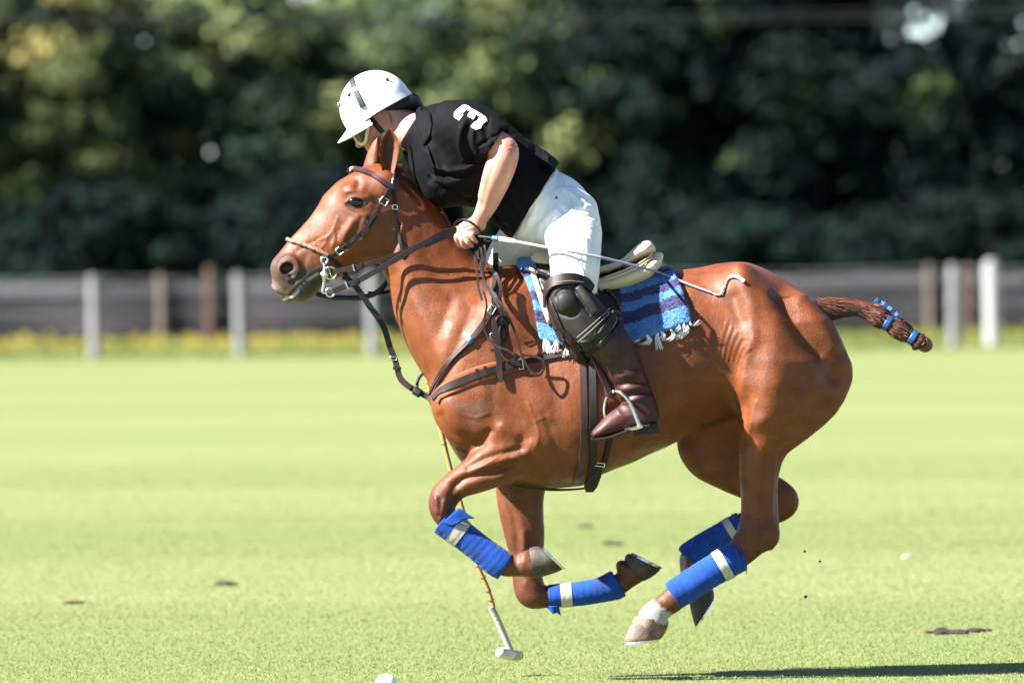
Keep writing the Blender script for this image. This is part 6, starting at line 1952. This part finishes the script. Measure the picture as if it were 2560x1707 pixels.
# ---- helmet
def helmet():
    nu, nv = 44, 22
    V = []; F = []
    def pt(a, v, s=1.0):
        # a around, v from crown to rim
        rim = 13 - 13 * max(0, math.cos(a)) ** 2 - 4 * max(0, -math.cos(a))
        th = v * math.pi / 2
        if v <= 0.72:
            t = v / 0.72 * math.pi / 2
            f = 92 * math.sin(t); u = 30 + 91 * math.cos(t)
        else:
            k = (v - 0.72) / 0.28
            f = 92 + 0.0 * k; u = 30 + (rim - 30) * k
        ff = 2 + f * math.cos(a) * (1.0 if math.cos(a) > 0 else 0.985)
        if v > 0.72: ff -= 3 * (v - 0.72) / 0.28 * (1 if math.cos(a) < 0 else 0)
        yy = f * 0.815 * math.sin(a)
        return ff * s + (1 - s) * 2, 30 + (u - 30) * s if v < 0.72 else u, yy * s
    off = np.array([956 - HCEN[0], 290 - HCEN[1]])
    def place(f, u, y):
        p = np.array([956.0, 290.0]) + HF_ * f + HU_ * u
        return (p[0], y + HY, p[1])
    for s in (1.0, 0.94):
        for i in range(nv + 1):
            for j in range(nu):
                f, u, y = pt(2 * math.pi * j / nu, i / nv, s)
                V.append(place(f, u, y))
    n1_ = (nv + 1) * nu
    for o, fl in ((0, False), (n1_, True)):
        for i in range(nv):
            for j in range(nu):
                q = (o + i * nu + j, o + i * nu + (j + 1) % nu, o + (i + 1) * nu + (j + 1) % nu, o + (i + 1) * nu + j)
                F.append(q[::-1] if fl else q)
    for j in range(nu):
        F.append((nv * nu + j, nv * nu + (j + 1) % nu, n1_ + nv * nu + (j + 1) % nu, n1_ + nv * nu + j))
    hl = mesh_np('helmet', tofr(np.array(V)), F, M['white'], person)
    # brim
    BV = []; BF = []
    na, nr = 24, 6
    for layer in (0, 1):
        for i in range(na + 1):
            a = -1.25 + 2.5 * i / na
            for j in range(nr + 1):
                k = j / nr
                fi = 2 + 90 * math.cos(a); yi = 75 * math.sin(a)
                ext = 40 * math.cos(a * 1.18) ** 0.9
                f = fi + ext * k * 0.98; y = yi + ext * 0.35 * k * math.sin(a)
                u = (19 - 17 * k ** 0.9) - 0.0002 * y * y * 6 if layer == 0 else (6 - 7 * k ** 0.9) - 0.0002 * y * y * 6
                if j == nr: u = (u if layer else u)
                BV.append(place(f, u, y))
    m_ = (na + 1) * (nr + 1)
    for o, fl in ((0, False), (m_, True)):
        for i in range(na):
            for j in range(nr):
                q = (o + i * (nr + 1) + j, o + (i + 1) * (nr + 1) + j, o + (i + 1) * (nr + 1) + j + 1, o + i * (nr + 1) + j + 1)
                BF.append(q[::-1] if fl else q)
    for i in range(na):
        a = i * (nr + 1) + nr; b = a + nr + 1
        BF.append((a, b, m_ + b, m_ + a))
    mesh_np('helmet_peak', tofr(np.array(BV)), BF, M['white'], hl)
    vv = np.array(V[:n1_]); HBV = BVHTree.FromPolygons([Vector(v) for v in vv.tolist()], [list(f) for f in F if max(f) < n1_])
    ribbon('helmet_strap', [(880, 199), (881, 208), (885, 220)], 15, M['blackleather'], hl, [HBV], lift=2.5, thick=4, smooth=1)
    ribbon('helmet_strap', [(889, 228), (896, 243), (904, 260), (908, 268)], 15, M['blackleather'], hl, [HBV], lift=2.5, thick=4, smooth=1)
    ribbon('strap_clip', [(884, 219), (888, 229)], 15, M['tape'], hl, [HBV], lift=2.5, thick=3, smooth=0)
    for x, z in ((874, 237), (967, 200), (849, 262)):
        h = cast([HBV], x, z)
        if h:
            y = h[0] - 0.5
            ring('eyelet', (x, z, y), 5.2, 1.5, M['metal'], hl, seg=16)
            uv_ball('eyelet_hole', (x, z, y - 1), (4.4, 4.4, 1.6), M['blackleather'], hl, seg=10)
    # faint printed word
    cu = bpy.data.curves.new('print', 'FONT'); cu.body = 'POLO'; cu.size = 10.5; cu.align_x = 'CENTER'
    to = bpy.data.objects.new('tmp_print', cu); C.objects.link(to)
    bpy.context.view_layer.update()
    me = to.to_mesh()
    P = []
    ca, sa = math.cos(-0.5), math.sin(-0.5)
    for v in me.vertices:
        x = 933 + v.co.x * ca + v.co.y * sa * 1.0; z = 247 + v.co.x * sa - v.co.y * ca
        h = cast([HBV], x, z)
        P.append((x, (h[0] if h else -70) - 0.6, z))
    Fp = [tuple(p.vertices) for p in me.polygons]
    to.to_mesh_clear(); bpy.data.objects.remove(to)
    M['print'] = mat('grey_print', lin(190, 194, 204), 0.6)
    mesh_np('printed_word', tofr(np.array(P)), Fp, M['print'], hl, smooth=False)
    # lower edge trim
    tube('helmet_trim', [place(*pt(a, 1.0))[0:1] + (place(*pt(a, 1.0))[2], place(*pt(a, 1.0))[1]) for a in np.linspace(-0.9 - math.pi, 0.9 + 0.0, 40)], 2.2, M['leather'], hl, lift=0, smooth=0)
    return hl
helm = helmet()
# hair showing under the back of the helmet
def b_hair(f):
    f.chain([(955, 282, 56, 6, 11), (972, 269, 56, 11, 14), (1000, 259, 62, 16, 18), (1022, 255, 74, 18, 20), (1034, 259, 96, 18, 27), (1022, 255, 118, 18, 20), (1000, 259, 130, 14, 18), (972, 269, 136, 10, 14)], k=6, step=3)
o_, HRV, HRQ = fm('hair', b_hair, 935, 1065, -70 + HY, 72 + HY, 225, 305, 2.6, M['hair'], person, 0)
rr_ = np.random.default_rng(5)
def hair_tufts():
    V = []; F = []
    N_ = -normals(HRV, HRQ)
    pick = rr_.choice(len(HRV), 700)
    for i in pick:
        b = HRV[i]; n = N_[i]
        d = n * 3 + np.array([0.9, 0, 0.45]) * 6 + rr_.normal(0, 1.8, 3)
        t = np.array([d[1], -d[0], 0.3]); t /= np.linalg.norm(t)
        o = len(V)
        V += [b - t * 0.8, b + t * 0.8, b + d * rr_.uniform(0.6, 1.4)]
        F.append((o, o + 1, o + 2))
    mesh_np('hair_strands', tofr(np.array(V)), F, M['hair'], o_)
hair_tufts()
# chin strap and goggles
ribbon('chin_strap', [(928, 296), (938, 310), (950, 324), (957, 331)], 13, M['blackleather'], helm, [PB], lift=2.5, thick=3)
ribbon('chin_strap', [(956, 330), (966, 342), (978, 356), (992, 368)], 11, M['tape'], helm, [PB], lift=2.5, thick=3)
gl = empty('sunglasses', None, None); gl.parent = person
def face(f, u, y): 
    p = HCEN + HF_ * f + HU_ * u
    return (p[0], p[1], y + HY)
for s_ in (-1, 1):
    tube('frame', [face(*q[:2], q[2] * s_) for q in ((38, -7, 55), (56, -4, 50), (73, -1, 36), (81, -7, 14), (81, -25, 10), (74, -36, 24), (62, -34, 43), (50, -20, 52), (38, -8, 55))], 4.6, M['offwhite'], gl, lift=0, smooth=0)
    tube('temple_arm', [face(40, -8, 55 * s_), face(26, -8, 57 * s_), face(14, -7, 58 * s_)], 3.4, M['blackleather'], gl, lift=0, smooth=0)
tube('frame', [face(79, -6, -14), face(83, -6, 0), face(79, -6, 14)], 4.4, M['offwhite'], gl, lift=0, smooth=0)
for s_ in (-1, 1):
    LV = []
    for i in range(9):
        for j in range(7):
            a, b = i / 8, j / 6
            f0 = np.interp(a, [0, 0.5, 1], [46, 68, 79]); y0 = np.interp(a, [0, 0.5, 1], [53, 38, 10])
            LV.append((*(HCEN + HF_ * (f0 + 1) + HU_ * (-5 + 2 * a - (10 + 21 * min(1, a * 1.6)) * b)), y0 * s_))
    LV = [(p[0], p[2] + HY, p[1]) for p in LV]
    LF = [(i * 7 + j, i * 7 + j + 1, (i + 1) * 7 + j + 1, (i + 1) * 7 + j) for i in range(8) for j in range(6)]
    lo_ = mesh_np('lens', tofr(np.array(LV)), LF, M['lens'], gl)
    md = lo_.modifiers.new('thick', 'SOLIDIFY'); md.thickness = 0.002
ring('wedding_ring', (1160.5, 605, -84), 7.2, 1.2, M['gold'], person, ry=3.0, ang=-0.25)
# watch out: whip and mallet are held things of their own
yw = lambda x, z: (cast([BB, HB], x, z) or (-100,))[0]
whip = empty('riding_whip', 'lilac riding whip held in the left hand, lash trailing over the pony\'s loins', 'whip')
whip.matrix_world = RM
tube('wrist_loop', [(1206, 590, -92), (1196, 572, -98), (1176, 554, -100), (1160, 549, -84), (1146, 552, -60), (1137, 560, -46), (1136, 568, -44)], 2.6, M['darkleather'], whip, lift=0, smooth=0)
tube('wrist_loop', [(1206, 590, -92), (1214, 600, -98), (1222, 604, -100), (1230, 598, -100), (1236, 594, -100)], 2.2, M['darkleather'], whip, lift=0, smooth=0)
tube('handle', [(1172, 588, -62), (1196, 591, -84), (1214, 593, -98), (1234, 595, -108)], 4.2, M['darkleather'], whip, lift=0, smooth=0)
tube('tape', [(1232, 595, -107), (1248, 597, -115)], 7.0, M['bluetape'], whip, lift=0, smooth=0, seg=12)
tube('grip', [(1248, 597, -115), (1268, 600, -128), (1287, 603, -142)], 6.0, M['white'], whip, lift=0, smooth=0, rf=lambda u: 1.1 - 0.2 * u)
tube('shaft', [(1286, 603, -142), (1360, 617, -225), (1420, 628, -262), (1500, 643, -262), (1600, 668, -222), (1650, 682, yw(1650, 690) - 14), (1720, 710, yw(1720, 710) - 10), (1778, 731, yw(1778, 731) - 7)], 3.6, M['lilac'], whip, lift=0, smooth=0, rf=lambda u: 1.15 - 0.35 * u)
tube('lash', [(1776, 730, yw(1776, 730) - 6), (1788, 736, yw(1788, 736) - 6), (1800, 733, yw(1800, 733) - 6), (1807, 718, yw(1807, 718) - 6), (1814, 702, yw(1814, 702) - 6), (1822, 690, yw(1822, 690) - 6)], 2.3, M['tape'], whip, lift=0, smooth=0, twist=1.4, step=2)
ribbon('popper', [(1820, 691, yw(1820, 691) - 6), (1834, 689, yw(1834, 689) - 6), (1846, 694, yw(1846, 694) - 6), (1857, 703, yw(1857, 703) - 6)], 10, M['tape'], whip, lift=0, thick=3, smooth=0, tilt=(0, -0.6, -0.8))
mal = empty('polo_mallet', 'bamboo polo mallet with white head swinging low on the pony\'s far side', 'mallet')
mal.matrix_world = RM
mp_ = [(1010, 770, 210), (1030, 830, 206), (1066, 946, 205), (1090, 1034, 205), (1122, 1165, 207), (1153, 1270, 210), (1191, 1410, 217), (1218, 1475, 224), (1234, 1526, 232)]
tube('cane', mp_, 6.6, M['cane'], mal, lift=0, smooth=0, rf=lambda u: 1.05 - 0.2 * u)
for p, q in zip(mp_[2:-1], mp_[3:]):
    for f in (0.15, 0.6):
        c_ = tuple(np.array(p) + (np.array(q) - np.array(p)) * f)
        d_ = (np.array(q) - np.array(p)); d_ = d_ / np.linalg.norm(d_)
        tube('cane_joint', [tuple(np.array(c_) - d_ * 1.5), tuple(np.array(c_) + d_ * 1.5)], 7.6, M['canejoint'], mal, lift=0, smooth=0, seg=10)
tube('grip', [(1000, 742, 212), (1012, 776, 210), (1036, 850, 205)], 9, M['darkleather'], mal, lift=0, smooth=0)
tube('binding', [(1227, 1524, 231), (1250, 1572, 240), (1276, 1634, 252)], 8.5, M['tape'], mal, lift=0, smooth=0, twist=0.0, rf=lambda u: 1.0 + 0.06 * math.sin(u * 130))
def mhead():
    a = np.array([1248.0, 1638.0, 212.0]); b = np.array([1298.0, 1650.0, 310.0])
    d = b - a
    pts = [tuple(a + d * f) for f in np.linspace(0, 1, 9)]
    tube('head', pts, 15, M['mallet_head'], mal, lift=0, smooth=0, seg=18, rf=lambda u: 0.42 + 0.62 * math.sin(math.pi * (0.12 + 0.78 * u)) ** 0.6)
    tube('head_end', [tuple(a + d * 0.985), tuple(a + d * 1.05)], 12.5, M['leather'], mal, lift=0, smooth=0, seg=16, rf=lambda u: 1 - 0.4 * u)
mhead()
# ================================================================== small things on the field
def polo_ball():
    g = on_ground(966, 1739)
    k = (D + g.y) / D
    r = 0.040
    V = []; F = []
    n = 24
    for i in range(n // 2 + 1):
        th = math.pi * i / (n // 2)
        for j in range(n):
            ph = 2 * math.pi * j / n
            rr = r * (1 - 0.012 * max(0, math.cos(7 * th) * math.sin(5 * ph)) - 0.02 * (abs(th - math.pi / 2) < 0.06))
            V.append((rr * math.sin(th) * math.cos(ph), rr * math.sin(th) * math.sin(ph), r + rr * math.cos(th)))
    for i in range(n // 2):
        for j in range(n):
            F.append((i * n + j, (i + 1) * n + j, (i + 1) * n + (j + 1) % n, i * n + (j + 1) % n))
    o = mesh_np('polo_ball', V, F, M['ball'])
    o.location = (g.x, g.y, 0.0)
    tag(o, 'scuffed white polo ball on the grass at the bottom edge', 'ball')
polo_ball()
M['soil'] = mat('soil', lin(96, 72, 50), 0.95, var=0.4, scale=40, bump=0.5, bscale=60)
M['soildark'] = mat('dark_soil', lin(66, 48, 40), 0.95, var=0.4, scale=40, bump=0.5, bscale=60)
def clod(name, px, py, size, label, seed, flat=0.5, z=None, m='soil', cat='clod', group=None):
    r = np.random.default_rng(seed)
    bm = bmesh.new()
    bmesh.ops.create_icosphere(bm, subdivisions=2, radius=1.0)
    dirs = r.normal(size=(6, 3)); dirs /= np.linalg.norm(dirs, axis=1)[:, None]; am = r.uniform(-0.35, 0.45, 6)
    for v in bm.verts:
        d = np.array(v.co); k = 1 + sum(a * max(0, d @ q) ** 3 for a, q in zip(am, dirs)) + r.normal(0, 0.07)
        v.co = Vector(d * k) * size
        v.co.z *= flat
    me = bpy.data.meshes.new(name); bm.to_mesh(me); bm.free()
    me.materials.append(M[m])
    o = bpy.data.objects.new(name, me); C.objects.link(o)
    if z is None:
        g = on_ground(px, py); o.location = (g.x, g.y, size * flat * 0.35)
    else:
        o.location = at(px, py, z)
    tag(o, label, cat, group)
    return o
clod('turf_clod', 562, 1463, 0.055, 'brown turf clod lying on the grass below the pony\'s muzzle', 1, 0.35)
clod('turf_clod', 185, 1508, 0.05, 'faint flat turf clod near the left edge of the grass', 2, 0.2)
clod('turf_clod', 1524, 1362, 0.055, 'dark turf clod on the grass between the bent forelegs and the hind legs', 3, 0.3, m='soildark')
clod('turf_clod', 1462, 1319, 0.05, 'pale flat turf clod just behind the far foreleg', 4, 0.25)
def divot(px, py, size, n, label, seed):
    r = np.random.default_rng(seed)
    bm = bmesh.new()
    for q in range(n):
        k = bmesh.ops.create_icosphere(bm, subdivisions=2, radius=1.0)
        o = Vector((r.normal(0, size * 0.9), r.normal(0, size * 1.1), 0)); s_ = size * r.uniform(0.25, 0.6)
        ax = r.normal(size=(4, 3)); ax /= np.linalg.norm(ax, axis=1)[:, None]; am = r.uniform(-0.4, 0.5, 4)
        for v in k['verts']:
            d = np.array(v.co); f = 1 + sum(a_ * max(0, d @ w) ** 2 for a_, w in zip(am, ax)) + r.normal(0, 0.1)
            v.co = Vector((d[0] * f * s_ * 1.3, d[1] * f * s_, d[2] * f * s_ * 0.55)) + o + Vector((0, 0, s_ * 0.25))
    me = bpy.data.meshes.new('divot'); bm.to_mesh(me); bm.free(); me.materials.append(M['soildark'])
    ob = bpy.data.objects.new('divot', me); C.objects.link(ob)
    g = on_ground(px, py); ob.location = (g.x, g.y, 0)
    tag(ob, label, 'divot')
divot(2372, 1584, 0.05, 9, 'dark torn divot at the lower right, left piece of two', 5)
divot(2446, 1579, 0.04, 7, 'smaller torn divot at the lower right, right piece of two', 6)
M['pale'] = mat('pale_scrap', lin(225, 225, 215), 0.8)
clod('scrap', 2268, 1396, 0.03, 'small white scrap on the grass right of the hind legs', 7, 0.5, m='pale', cat='scrap')
for i, (px, py, s) in enumerate(((2014, 1491, 0.007), (2012, 1377, 0.005), (2050, 1402, 0.005))):
    clod('flying_crumb', px, py, s, ('dark crumb of turf flying lowest behind the hind hooves', 'left of two thin crumbs of turf flying behind the near hock', 'right of two thin crumbs of turf flying behind the near hock')[i], 20 + i, 0.8, z=-0.1 + 0.1 * i, m='soildark', cat='crumb')
